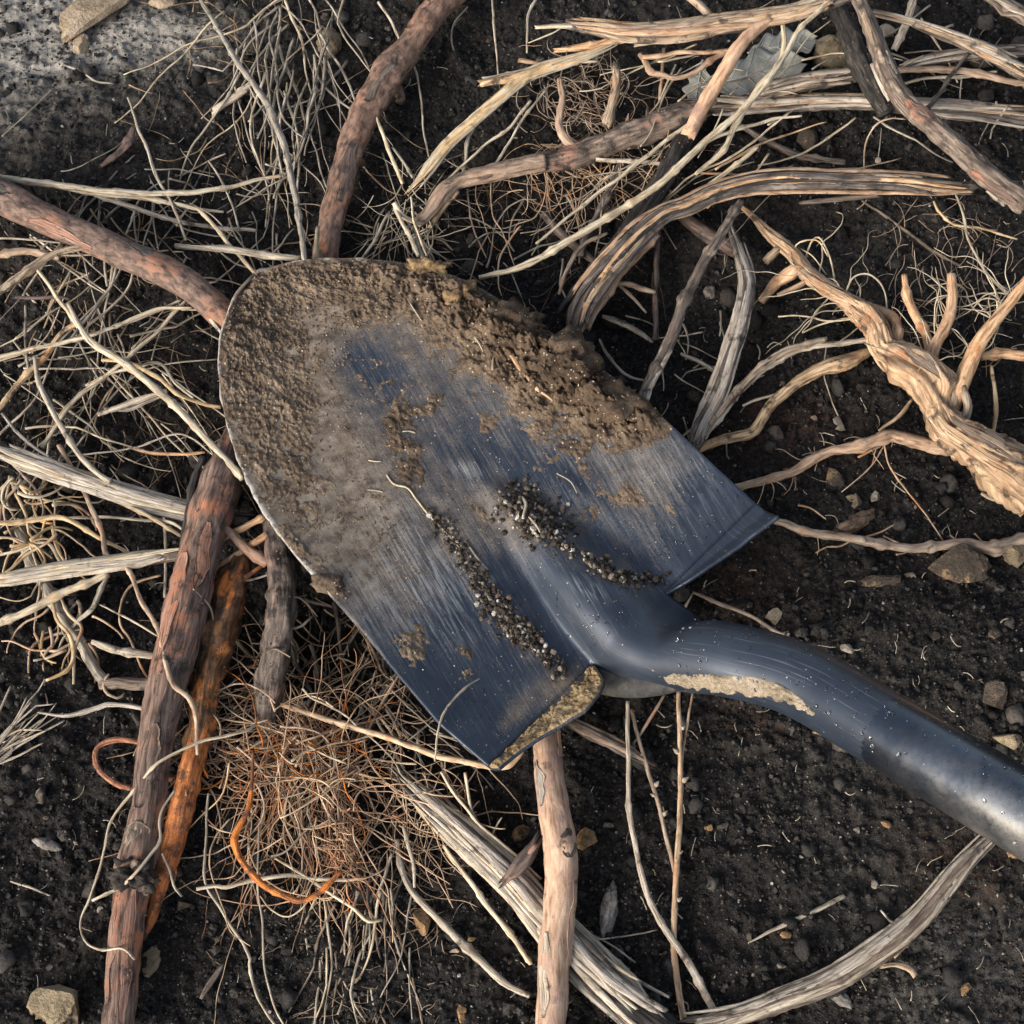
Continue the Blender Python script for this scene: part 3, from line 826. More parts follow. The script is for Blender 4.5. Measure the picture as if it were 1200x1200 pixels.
# water beads on the paint
def beads_on(pts, nr_, rad):
    V, F = lumps(pts + nr_ * 0.0001, rad, (I2, F2), 0.04, (0.9, 1.0))
    n = np.repeat(nr_, len(I2), 0); c = np.repeat(pts, len(I2), 0)
    h = ((V - c) * n).sum(1)
    return V - n * (h * 0.45)[:, None], F
bp, bn, br = [], [], []
for (cx, cy, sx, sy, n) in [(545, 840, 28, 30, 70), (850, 590, 45, 40, 60), (720, 740, 50, 25, 70), (790, 640, 50, 30, 35), (560, 790, 40, 40, 25)]:
    x = RNG.normal(cx, sx, n * 2); y = RNG.normal(cy, sy, n * 2)
    q = np.stack([x, y], -1) - BO; d = q @ BA; w = q @ BB
    ok = (d < 590) & (w < WL(d) - 6) & (w > WR(d) + 6)
    x, y = x[ok][:n], y[ok][:n]
    p = blade_at(x, y); pa = blade_at(x + 2, y); pb = blade_at(x, y + 2)
    nn = np.cross(pa - p, pb - p); nn /= np.linalg.norm(nn, axis=1)[:, None]; nn[nn[:, 2] < 0] *= -1
    bp.append(p); bn.append(nn); br.append(RNG.uniform(0.0004, 0.0011, len(p)))
for _ in range(250):
    s = random.random() ** 1.1
    ph = random.uniform(-1.25, 1.25)
    if random.random() < 0.55:
        i = random.randint(12, len(npath) - 1)
        c, l, n, r0 = npath[i], B_[i], N_[i], SOCK_R[i]
    else:
        c = sA + sdir * (0.02 + 0.24 * s); l, n, r0 = B_[-1], N_[-1], 0.0188
    nv = math.sin(ph) * l + math.cos(ph) * n
    bp.append((c + nv * r0)[None]); bn.append(nv[None]); br.append(np.array([random.uniform(0.0004, 0.0013)]))
V, F = beads_on(np.vstack(bp), np.vstack(bn), np.concatenate(br))
tag(mk('water_drops', V, F, M['water'], SHOVEL, None, True), None, None, None, 'stuff')

# ------------------------------------------------------------------ soil caked on the blade
NDc, NWc = 460, 420
uc = np.linspace(0.02, 1, NDc)
dc = 596 * uc ** 1.4
Dc = np.repeat(dc[:, None], NWc, 1)
sc_ = np.linspace(0, 1, NWc)
Lc = WL(dc)[:, None]; Rc = WR(dc)[:, None]
Wc = Rc + (Lc - Rc) * sc_[None, :]
pxc = BO[0] + Dc * BA[0] + Wc * BB[0]; pyc = BO[1] + Dc * BA[1] + Wc * BB[1]
Gc = blade_pt(Dc, Wc); Nc = grid_normals(Gc)
CRUST = [(330, 560, 60, 90, -25, 0.62), (430, 600, 70, 70, 0, 0.5), (560, 470, 120, 60, 35, 0.5), (700, 560, 100, 60, 40, 0.5), (480, 700, 60, 90, -35, 0.48), (440, 440, 60, 60, 0, 0.45), (305, 352, 55, 40, -40, 2.6), (400, 326, 95, 24, 0, 3.4), (480, 330, 55, 24, 10, 4.6), (275, 430, 26, 70, 0, 1.4), (310, 440, 60, 45, -35, 1.1), (300, 400, 50, 50, 0, 1.3),
         (335, 480, 40, 45, -20, 1.2), (345, 478, 18, 16, 0, 2.2), (330, 550, 32, 50, -25, 1.0), (310, 520, 26, 50, -15, 0.9),
         (540, 358, 42, 28, 35, 7.5), (595, 388, 42, 30, 35, 11), (655, 432, 44, 34, 38, 16.0), (700, 468, 42, 26, 35, 14.0), (740, 488, 30, 16, 15, 9.5), (575, 415, 26, 22, 20, 4.0),
         (625, 450, 36, 22, 40, 4.2), (520, 385, 26, 18, 20, 1.8), (440, 362, 40, 14, 0, 1.6), (420, 372, 18, 9, 0, 1.6),
         (468, 505, 22, 30, -15, 1.3), (495, 478, 26, 9, -15, 1.6), (480, 545, 15, 34, -12, 1.5), (560, 600, 26, 9, 35, 1.0), (482, 762, 15, 20, -15, 1.8), (382, 683, 20, 13, 35, 3.0), (348, 640, 24, 9, 40, 2.6), (545, 790, 12, 9, 0, 0.9),
         (735, 580, 22, 10, 35, 1.3), (690, 605, 12, 10, 0, 1.1), (570, 498, 12, 8, 0, 1.1), (545, 765, 14, 6, 30, 1.0), (628, 500, 12, 8, 60, 1.2), (680, 530, 9, 16, -20, 1.1), (782, 590, 8, 18, -20, 0.8)]
Hc = field(pxc, pyc, CRUST)
n1 = fbm(Gc[..., 0] * 95, Gc[..., 1] * 95, 0.7, 5, 0.6)
n2 = fbm(Gc[..., 0] * 330, Gc[..., 1] * 330, 5.1, 4, 0.62)
b3 = np.abs(perlin(Gc[..., 0] * 210, Gc[..., 1] * 210, 2.2))
hmm = Hc * np.clip(0.80 + 0.85 * n1, 0.05, 2.2) - 0.75 + 0.55 * n2 * np.clip(0.6 + Hc * 0.42, 0, 2.8) + 0.5 * (b3 - 0.2) * np.clip(Hc, 0, 6)
ed = np.minimum(Wc - Rc, Lc - Wc)
hmm = np.where(hmm > 0, hmm * np.sqrt(np.clip(ed / 13.0, 0, 1)), hmm) - 0.5 * (ed < 0.5)
V = Gc + Nc * (np.clip(hmm, -0.5, 20) / 1000.0)[..., None]
keepv = hmm > -0.05
ixc = np.arange(NDc * NWc).reshape(NDc, NWc)
q = quads(ixc)
q = q[keepv.ravel()[q].any(1)]
used = np.unique(q); rem = np.full(NDc * NWc, -1); rem[used] = np.arange(len(used))
damp = np.clip(field(pxc, pyc, [(600, 390, 70, 36, 38, 1.0), (660, 440, 70, 40, 40, 1.1), (725, 482, 50, 30, 30, 1.0), (530, 350, 50, 30, 30, 0.6), (480, 520, 30, 60, -15, 0.6)]), 0, 1)
o = mk('caked_soil', V.reshape(-1, 3)[used], rem[q], M['cakedmud'], None, None, True, {'damp': damp.ravel()[used]})
tag(o, 'rough brown soil caked on the shovel blade, thickest along its upper right edge', 'soil', None, 'stuff')

def clod(name, px, py, r, mat, label, cat, onblade=0.0, sq=(1, 1, 0.75), sub=None, amp=0.35, group=None, rot=0.0, flat=0.0, z0=None):
    """one irregular lump; r in picture pixels"""
    base = blade_at(px, py) if onblade is not None and onblade else P(px, py, 0.0)
    if not onblade:
        base = base.copy(); base[2] = zg(base[0], base[1])
        base = P(px, py, base[2] + r * 0.2 * mpp(base) if z0 is None else z0)
    s = r * mpp(base)
    v0, f0 = (I4, F4) if r > 15 else (I3, F3) if r > 7 else (I2, F2)
    sd = random.uniform(0, 50)
    v = v0 * (1 + amp * fbm(v0[:, 0] * 1.2 + sd, v0[:, 1] * 1.2, v0[:, 2] * 1.2, 5, 0.62) + (amp * 0.35) * np.abs(perlin(v0[:, 0] * 4 + sd, v0[:, 1] * 4, v0[:, 2] * 4)))[:, None]
    if r > 15 and not flat: v = v * (1 + 0.09 * perlin(v0[:, 0] * 9 + sd, v0[:, 1] * 9, v0[:, 2] * 9) + 0.05 * perlin(v0[:, 0] * 19 + sd, v0[:, 1] * 19, v0[:, 2] * 19))[:, None]
    if flat:                                   # broken faces
        for _ in range(11):
            nn = np.random.default_rng(random.randint(0, 9999)).normal(size=3); nn /= np.linalg.norm(nn)
            dd_ = v @ nn
            lim = 1 - flat * random.uniform(0.5, 1.9)
            v = v - np.maximum(dd_ - lim, 0)[:, None] * nn
    v = v * np.array(sq)
    c, n = math.cos(rot), math.sin(rot)
    v = np.stack([v[:, 0] * c - v[:, 1] * n, v[:, 0] * n + v[:, 1] * c, v[:, 2]], -1)
    V = v * s + base + np.array([0, 0, s * sq[2] * (0.25 if not onblade else onblade)])
    o = mk(name, V, f0, mat, None, None, not flat)
    return tag(o, label, cat, group)
clod('clay_lump', 501, 316, 17, M['ochremud'], 'small ochre clay lump on the top edge of the shovel blade, below upright stems', 'clay', 0.15, (1.2, 0.7, 0.5), amp=0.8)
clod('clay_lump', 540, 352, 20, M['ochremud'], 'ochre brown clay lump inside the dark soil band near the blade top', 'clay', 0.3, (0.9, 1.1, 0.6), amp=0.7)
clod('soil_clump', 664, 430, 32, M['dampmud'], 'largest rounded brown soil clump on the upper right edge of the blade', 'soil clump', 0.75, (1.15, 0.95, 0.6), amp=0.55)
clod('soil_clump', 715, 476, 26, M['dampmud'], 'crumbly brown soil clump with root bits at the lower end of the soil band', 'soil clump', 0.7, (1.2, 0.8, 0.6), amp=0.65)
clod('soil_clump', 603, 385, 27, M['dampmud'], 'lumpy brown soil clump halfway along the upper right edge of the blade', 'soil clump', 0.6, (1.3, 0.8, 0.5), amp=0.6)
clod('soil_clump', 755, 488, 13, M['dampmud'], 'small brown soil clump at the very end of the band by the clean blue corner', 'soil clump', 0.5, (1.3, 0.7, 0.6), amp=0.6)
clod('soil_clump', 382, 683, 13, M['mud'], 'small brown soil clump on the lower left edge of the blade', 'soil clump', 0.3, (1.3, 0.8, 0.5), amp=0.5)

# crumbs gathered in the hollows beside the frog
def crumbs_blade(name, label, xs, ys, rad, pale):
    q = np.stack([xs, ys], -1) - BO; d = q @ BA; w = q @ BB
    ok = (d < 596) & (w < WL(d) - 3) & (w > WR(d) + 3)
    xs, ys, rad = xs[ok], ys[ok], rad[ok]
    p = blade_at(xs, ys); p[:, 2] += rad * RNG.uniform(0.3, 1.0, len(rad))
    V, F = lumps(p, rad)
    t = np.where(RNG.uniform(0, 1, len(rad)) < pale, RNG.uniform(0.95, 1, len(rad)), RNG.uniform(0.3, 0.965, len(rad)))
    o = mk(name, V, F, M['bladegrit'], None, None, False, {'tone': np.repeat(t, len(I1))})
    tag(o, label, 'soil', None, 'stuff')
def along(pts, n, sig):
    c = spline(np.array(pts, float), 200)
    i = RNG.integers(0, 200, n)
    return c[i, 0] + RNG.normal(0, sig, n), c[i, 1] + RNG.normal(0, sig, n)
x, y = along([(512, 606), (545, 655), (575, 700), (600, 733), (622, 755)], 620, 6.5)
x2, y2 = along([(575, 700), (600, 733), (625, 750)], 420, 8)
x3, y3 = along([(625, 752), (645, 775), (660, 788)], 130, 6)
xs = np.concatenate([x, x2, x3]); ys = np.concatenate([y, y2, y3])
crumbs_blade('soil_crumbs', 'line of dark crumbs and grit in the left hollow beside the shovel frog', xs, ys, 0.00028 + 0.0016 * RNG.uniform(0, 1, len(xs)) ** 2.4, 0.09)
x = RNG.normal(608, 13, 260); y = RNG.normal(590, 11, 260)
x2 = RNG.normal(634, 17, 380); y2 = RNG.normal(614, 13, 380)
x3, y3 = along([(648, 632), (680, 650), (700, 662), (740, 678), (782, 680)], 230, 5)
x4, y4 = along([(690, 655), (730, 678), (750, 684)], 150, 5)
xs = np.concatenate([x, x2, x3, x4]); ys = np.concatenate([y, y2, y3, y4])
crumbs_blade('soil_crumbs', 'heap and trail of crumbs and pale grit in the right hollow beside the frog', xs, ys, 0.00030 + 0.0019 * RNG.uniform(0, 1, len(xs)) ** 2.2, 0.13)
xs = RNG.uniform(250, 890, 1700); ys = RNG.uniform(300, 890, 1700)
crumbs_blade('grit', 'sparse fine grit sprinkled over the blade', xs, ys, RNG.uniform(0.00018, 0.00045, len(xs)), 0.14)
x = RNG.normal(330, 55, 900); y = RNG.normal(400, 60, 900)
x2, y2 = along([(300, 340), (400, 330), (500, 345), (600, 400), (680, 450), (750, 490)], 900, 16)
xs = np.concatenate([x, x2]); ys = np.concatenate([y, y2])
q = np.stack([xs, ys], -1) - BO
# loose grains on the caked soil
from_h = field(xs, ys, CRUST)
d_ = q @ BA; w_ = q @ BB
ok = (d_ > 4) & (w_ < WL(d_) - 6) & (w_ > WR(d_) + 8)
xs, ys, from_h = xs[ok], ys[ok], from_h[ok]
rad = RNG.uniform(0.0003, 0.0012, len(xs))
p = blade_at(xs, ys); p[:, 2] += np.clip(from_h * 0.75 - 0.6, 0, 9) / 1000
V, F = lumps(p, rad)
o = mk('soil_grains', V, F, M['mud'], None, None, False)
tag(o, 'loose brown soil grains lying on the caked soil of the blade', 'soil', None, 'stuff')

# dried mud on the left tread and along the socket seam
def mud_sheet(name, S, mat, label, hfun):
    Nn = grid_normals(S)
    if Nn[..., 2].mean() < 0: Nn = -Nn
    h = hfun(S)
    h = np.clip(h, -0.0012, 0.0028)
    h[0] = -0.0004; h[-1] = -0.0004; h[:, 0] = -0.0004; h[:, -1] = -0.0004
    V = S + Nn * h[..., None]
    ii = np.arange(S.shape[0] * S.shape[1]).reshape(S.shape[:2])
    o = mk(name, V.reshape(-1, 3), quads(ii), mat)
    return tag(o, label, 'mud')
def resample(S, a, b):
    f = np.array([spline(r_, b) for r_ in S.transpose(0, 1, 2)])
    return np.array([spline(f[:, j], a) for j in range(b)]).transpose(1, 0, 2)
mud_sheet('mud_crust', resample(TREAD_L, 50, 200), M['tanmud'], 'dry tan mud caked on the turned left foot tread of the shovel',
          lambda S: 0.0017 + 0.0020 * fbm(S[..., 0] * 170, S[..., 1] * 170, S[..., 2] * 170, 5, 0.62) - 0.0014 * (np.linspace(0, 1, S.shape[0])[:, None] < 0.16))
ii = np.linspace(8, 34, 120)
rowsm = []
for fi in ii:
    i0 = int(fi); f = fi - i0
    c = npath[i0] * (1 - f) + npath[i0 + 1] * f; l = B_[i0] * (1 - f) + B_[i0 + 1] * f; n = N_[i0] * (1 - f) + N_[i0 + 1] * f; r0 = SOCK_R[i0]
    t = (fi - 8) / 26
    cen = R(64) + R(8) * math.sin(t * 6); wid = R(19) * math.sin(math.pi * min(1, 0.04 + t * 0.94)) ** 0.7
    ph = np.linspace(cen - wid, cen + wid, 26)
    rowsm.append(c + r0 * (np.sin(ph)[:, None] * l + np.cos(ph)[:, None] * n))
mud_sheet('mud_crust', np.array(rowsm), M['greymud'], 'pale crescent of dried mud on the lower side of the shovel socket',
          lambda S: 0.0011 + 0.0022 * fbm(S[..., 0] * 170, S[..., 1] * 170, S[..., 2] * 170, 5, 0.62) - 0.0012 * np.abs(np.linspace(-1, 1, S.shape[1]))[None, :] ** 3)
# ------------------------------------------------------------------ roots, sticks and stems
# Points are picture coordinates "x,y" or "x,y,z" (z in mm above the bare soil); radii in picture pixels.
def parse(s, lift=0.0, r=3.0, blade=False):
    pts = [tuple(float(v) for v in t.split(',')) for t in s.split()]
    n = len(pts)
    rr = np.interp(np.linspace(0, 1, n), np.linspace(0, 1, len(r)), r) if isinstance(r, (list, tuple)) else np.full(n, float(r))
    zs = np.full(n, np.nan)
    for i, p in enumerate(pts):
        if len(p) > 2: zs[i] = p[2]
    if np.isnan(zs).all(): zs[:] = lift
    else:
        k = ~np.isnan(zs)
        zs = np.interp(np.arange(n), np.arange(n)[k], zs[k])
    out = []
    for (p, z, q) in zip(pts, zs, rr):
        if blade:
            w = blade_at(p[0], p[1]); m = mpp(w)
            out.append((*(w + np.array([0, 0, z / 1000 + q * m * 0.8])), q * m))
            continue
        w = P(p[0], p[1], 0.0); m = mpp(w)
        h = float(soil_base(w[0], w[1])) + z / 1000 + q * m * 0.75
        w = P(p[0], p[1], h)
        out.append((*w, q * mpp(w)))
    return np.array(out)

def path(s, lift=0.0, r=3.0, blade=False, wob=0.0, step=None):
    p = parse(s, lift, r, blade) if isinstance(s, str) else s
    L = np.linalg.norm(np.diff(p[:, :3], axis=0), axis=1).sum()
    rm = p[:, 3].mean()
    n = int(np.clip(L / (step or max(0.0022, rm * 0.8)), 6, 160))
    q = spline(p, n)
    if wob:
        sd = random.uniform(0, 90); t = np.linspace(0, L, n) / (rm * 9 + 0.004)
        for k in range(3):
            q[:, k] += wob * rm * perlin(t, sd, 3.3 * k + sd) * (0.6 if k == 2 else 1)
    return q[:, :3], np.maximum(q[:, 3], 0.00012)

def sides_for(r): return 6 if r < 0.0008 else 8 if r < 0.0013 else 11 if r < 0.0022 else 16 if r < 0.0045 else 26

def geo(c, r, **kw):
    kw.setdefault('seed', random.uniform(0, 60))
    kw.setdefault('sides', sides_for(float(np.mean(r))))
    return tube_geo(c, r, **kw)

def nodes_on(c, rr):
    """swollen joints and uneven thickness along a thin stem"""
    s = np.concatenate([[0], np.cumsum(np.linalg.norm(np.diff(c, axis=0), axis=1))])
    f = 1 + 0.16 * perlin(s / 0.009, random.uniform(0, 90), 0.5)
    p = random.uniform(0.006, 0.03)
    while p < s[-1]:
        f = f + random.uniform(0.15, 0.55) * np.exp(-((s - p) / (0.7 * rr.mean() + 0.0006)) ** 2)
        p += random.uniform(0.014, 0.045)
    return rr * f

def stem(name, label, cat, mat, s, r=3.0, lift=0.0, group=None, blade=False, parent=None, wob=0.55, **kw):
    """one stick, root or straw as a single mesh: a top-level thing, or a part if parent is given"""
    c, rr = path(s, lift, r, blade, wob)
    if mat in ('straw', 'greystraw', 'palewood', 'tanroot', 'yellowroot') and np.max(r) < 7: rr = rr * 0.76
    big = rr.mean() > 0.0022
    kw.setdefault('rough', 0.18)
    kw.setdefault('ridge', 0.22 if big else 0.16)
    if rr.mean() < 0.0032: rr = nodes_on(c, rr)
    o = put(name, geo(c, rr, **kw), M[mat], parent)
    if parent is None: tag(o, label, cat, group)
    return o

def patch(parent, c, r, u0, u1, th, half, mat, name='bark_flake', lift=1.06, seed=None, thick=0.0006):
    """a flake of bark lying on a stick: a curved shard with a ragged outline"""
    n = len(c); T, N, B = frames(c)
    i = np.linspace(u0 * (n - 1), u1 * (n - 1), 18)
    sd = random.uniform(0, 60)
    rows = []
    for k, f in enumerate(i):
        a = int(min(f, n - 2)); t = f - a
        cc = c[a] * (1 - t) + c[a + 1] * t; NN = N[a] * (1 - t) + N[a + 1] * t; BB_ = B[a] * (1 - t) + B[a + 1] * t; q = r[a] * (1 - t) + r[a + 1] * t
        e = k / 17.0
        hw = half * (math.sin(math.pi * (0.04 + 0.92 * e)) ** 0.6) * (1 + 0.5 * float(perlin(e * 7, sd, 0.5)))
        cen = th + 0.35 * float(perlin(e * 3, sd, 9.5))
        ph = np.linspace(cen - hw, cen + hw, 7)
        ll = lift + 0.05 * perlin(ph * 3, e * 6 + sd, 1.0)
        rows.append(cc + (q * ll)[:, None] * (np.cos(ph)[:, None] * NN + np.sin(ph)[:, None] * BB_))
    S = np.array(rows)
    Nn = S - c[np.clip(np.round(i).astype(int), 0, n - 1)][:, None, :]
    Nn /= np.linalg.norm(Nn, axis=-1)[..., None]
    V = np.concatenate([S.reshape(-1, 3), (S - Nn * (thick + r.mean() * 0.10)).reshape(-1, 3)])
    ii = np.arange(18 * 7).reshape(18, 7)
    top = quads(ii); bot = quads(ii)[:, ::-1] + 126
    rim = np.concatenate([ii[0], ii[1:-1, -1], ii[-1][::-1], ii[1:-1, 0][::-1]])
    sidef = np.stack([rim, np.roll(rim, -1), np.roll(rim, -1) + 126, rim + 126], -1)
    uvv = np.stack([np.tile(np.linspace(0, 1, 7) * 1.2, 18), np.repeat(np.linspace(0, 3, 18), 7)], -1) + sd
    uvv = np.concatenate([uvv, uvv])
    fc = np.vstack([top, bot, sidef])
    return mk(name, V, fc, M[mat], parent, uvv[fc])

def rootlets(parent, n, src, length, rr, mat, name='rootlet', spread=1.2, dirn=None, curl=1.0, drop=0.0):
    """short curling fine roots leaving the points of src (k,3)"""
    for _ in range(n):
        p0 = src[random.randrange(len(src))]
        c = wander(p0, random.uniform(*length), dirn + random.uniform(-spread, spread) if dirn is not None else random.uniform(0, 6.28), curl, drop)
        r0 = random.uniform(*rr)
        put(name, geo(c, np.linspace(r0, r0 * 0.55, len(c)), sides=5), M[mat], parent)

def wander(p0, L, a, curl=1.0, drop=0.0, n=None, zlo=None):
    n = n or int(np.clip(L / 0.0022, 7, 46))
    st = L / n
    sd = random.uniform(0, 900)
    t = np.arange(n) * st
    ang = a + curl * (1.9 * perlin(t * 38, sd, 0.5) + 0.7 * perlin(t * 130, sd, 4.5))
    el = 0.25 + curl * 0.9 * perlin(t * 45, sd, 8.5) - drop * t / L
    d = np.stack([np.cos(ang) * np.cos(el), np.sin(ang) * np.cos(el), np.sin(el)], -1)
    c = np.vstack([p0, p0 + np.cumsum(d * st, 0)])
    lo = (zg(c[:, 0], c[:, 1]) if zlo is None else zlo) + 0.0006
    c[:, 2] = np.maximum(c[:, 2], lo + 0.0005 * np.sin(np.arange(len(c))))
    return c

SOILED = []
def thick_root(name, label, cat, mat, s, r, lift=0, flakes=(), branches=(), knots=(), wob=0.25, main='main_root', **kw):
    """a thing with a main stem and parts: flakes (u0,u1,angle,half,mat), branches (points, r, mat[, kw])"""
    c, rr = path(s, lift, r, False, wob, step=0.0016)
    root = root_empty(name, c[len(c) // 2] - np.array([0, 0, rr.mean()]), label, cat)
    kw.setdefault('rough', 0.14); kw.setdefault('ridge', 0.16)
    put(main, geo(c, rr, knots=knots, **kw), M[mat], root)
    for (u0, u1, th, hf, m_) in flakes: patch(root, c, rr, u0, u1, th, hf, m_)
    for b in branches:
        nm = b[3] if len(b) > 3 else 'side_root'
        stem(nm, None, None, b[2], b[0], b[1], parent=root, lift=lift)
    if mat in ('dustyroot', 'crustroot', 'darkbark', 'blackbark'): SOILED.append((c, rr))
    return root, c, rr

def bundle(name, label, cat, mats, s, r, lift=0, n=6, spread=1.0, strand=0.38, part='strand', core=True, extra=(), flatz=0.5, fray=0.12, group=None):
    """a split, fibrous stick: a ridged core with loose strands lying along it, each a part"""
    c, rr = path(s, lift, r, False, 0.3, step=0.002)
    root = root_empty(name, c[len(c) // 2] - np.array([0, 0, rr.mean()]), label, cat, group)
    if core: put('core', geo(c, rr * 0.82, ridge=0.42, rough=0.18, jag=2.0, sides=22, flat=0.7), M['greybark' if mats[0] != 'blackbark' else 'blackbark'], root)
    T, N, B = frames(c)
    for k in range(n):
        a0 = (k + 0.5) / n * 2 - 1
        lo = random.uniform(0, fray); hi = 1 - random.uniform(0, fray)
        i0, i1 = int(lo * (len(c) - 1)), int(hi * (len(c) - 1)) + 1
        cc = c[i0:i1]; q = rr[i0:i1]; m = len(cc)
        t = np.linspace(0, 1, m); sd = random.uniform(0, 90)
        off = spread * (a0 + 0.30 * perlin(t * 2.5, sd, 0.5))
        hz = np.sqrt(np.clip(1.0 - np.clip(off, -1, 1) ** 2, 0, 1)) * 0.72
        fr_ = np.clip((t - 0.86) / 0.14, 0, 1) + np.clip((0.14 - t) / 0.14, 0, 1)
        off = off + fr_ * random.uniform(-0.5, 0.5)
        cc = cc + (q * off)[:, None] * B[i0:i1] + (q * (hz + 0.1 * perlin(t * 4, sd, 5.5)))[:, None] * N[i0:i1]
        w = strand * random.uniform(0.55, 1.25)
        q2 = q * w * (1 - 0.55 * fr_) * (1 + 0.2 * perlin(t * 5, sd, 7.7))
        put(part, geo(cc, q2, flat=flatz, ridge=0.25, rough=0.12, sides=8, jag=1.5), M[mats[1 + k % (len(mats) - 1)] if len(mats) > 1 else mats[0]], root)
    for b in extra:
        stem(b[3] if len(b) > 3 else 'splinter', None, None, b[2], b[0], b[1], parent=root, lift=lift, jag=1.0)
    return root

# ================================================================== upper left
thick_root('root', 'thick red brown root entering at the left edge and passing under the blade tip', 'root', 'redbark',
    '-40,214,14 5,234,14 60,262,14 130,294,14 200,322,13 236,345,12 275,382,6 330,430,2', [21, 20, 18, 18, 18, 18, 18, 16], rough=0.10, ridge=0.07,
    flakes=[(0.05, 0.16, -0.5, 0.8, 'greybark'), (0.22, 0.42, 0.9, 0.35, 'innerbark'), (0.5, 0.62, -0.6, 0.6, 'greybark')], knots=[(0.6, 0.6, 1.2, 0.18), (0.17, -0.4, 0.8, 0.15)])
thick_root('root', 'bent brown root reaching from the top edge down to the top of the blade', 'root', 'redbark',
    '545,-25,20 508,18,18 480,58,16 450,98,14 428,135,12 412,175,10 398,222,8 386,268,6 376,320,3', [17, 16, 16, 19, 18, 16, 16, 15, 15], rough=0.14, ridge=0.10,
    flakes=[(0.14, 0.24, 0.4, 0.5, 'innerbark'), (0.34, 0.5, 0.1, 0.7, 'greybark'), (0.62, 0.8, -0.5, 0.6, 'darkbark')], knots=[(0.36, 0.8, 1.1, 0.3), (0.2, -0.7, 0.9, 0.25)],
    branches=[('455,92 470,112 468,120', 5, 'redbark', 'stub')])
stem('twig', 'long thin knobbly twig running down from the top left edge to the blade tip', 'twig', 'greystraw', '236,0,20 262,45 282,80 306,112 326,150 340,200 350,255 356,306,32', [3.5, 4, 4.5, 5, 5, 5, 5, 4], rough=0.25)
stem('stick', 'short pale broken stick leaning against the long knobbly twig', 'stick', 'palewood', '250,130,6 272,114 296,97,10', [5, 5.5, 5], jag=1)
stem('straw', 'longest pale straw lying level above the thick red brown root', 'straw', 'straw', '-20,206,20 60,216 120,224 200,227 262,220 300,212 330,206,16', [5, 5, 4.5, 4, 3, 2.5])
stem('straw', 'second pale straw splitting away just below the longest level straw', 'straw', 'straw', '60,218,17 118,228 175,233 225,243 262,248,12', [3.5, 4, 4, 3, 2])
stem('straw', 'dull straw slanting below the level straws towards the grey twig end', 'straw', 'greystraw', '112,228,12 160,245 205,258 250,266 300,270,8', [4, 4, 3.5, 2.5])
stem('stem', 'slender yellow stem standing over the level straws, slightly S-shaped', 'stem', 'straw', '150,114,22 160,145 174,180 186,212 203,242 218,282,14', [1.6, 2.2, 2.6, 2.4, 2.2])
stem('stem', 'thin bent reddish stem between the yellow stem and the straw tuft', 'stem', 'greystraw', '245,189,16 260,212 272,240 280,268,10', [1.6, 1.8, 1.8])
stem('bark_strip', 'small curled reddish bark strip lying alone on dark soil near the top left', 'bark', 'redbark', '158,150,8 150,166 138,180 119,194,3', [3, 5, 4.5, 2.5], flat=0.5, jag=1)
stem('stick', 'knobbly grey brown stick ending against the very tip of the blade', 'stick', 'greystraw', '205,288,14 232,290 285,295 320,301 352,302,26', [4, 4.5, 5.5, 5.5, 5], rough=0.25)
stem('straw', 'straight straw falling from the level straws to the blade tip corner', 'straw', 'straw', '232,244,16 262,278 302,324,16', [3, 3.5, 3])
stem('stub', 'short yellow upright stub at the blade top beside the brown bent root', 'stem', 'yellowroot', '372,266,24 370,304,26', [3.5, 4], jag=1)
clod('stone', 112, 12, 42, M['sandstone'], 'large flat beige stone at the top left edge', 'stone', 0, (0.62, 1.25, 0.4), amp=0.25, rot=-0.7, flat=0.2)
clod('stone', 95, 52, 12, M['sandstone'], 'small beige stone touching the foot of the large flat beige stone', 'stone', 0, (0.8, 1.2, 0.6), amp=0.3, flat=0.2)
clod('stone', 386, 52, 17, M['greystone'], 'rounded tan stone half hidden behind the straw tuft at the top', 'stone', 0, (0.8, 1.1, 0.7), amp=0.2)
clod('stone', 190, 3, 12, M['sandstone'], 'small tan stone cut by the top edge right of the large beige stone', 'stone', 0, (1.3, 0.7, 0.6), amp=0.3)
stem('straw', 'short bent twig on bare soil below the large beige stone', 'twig', 'greystraw', '75,76,4 95,84 112,95 132,98,2', [2, 2.2, 1.8, 1])
stem('straw', 'single thin straight straw on the bare grey soil at the far left', 'straw', 'greystraw', '2,160,3 30,135 62,104,3', [1, 1.2, 1])

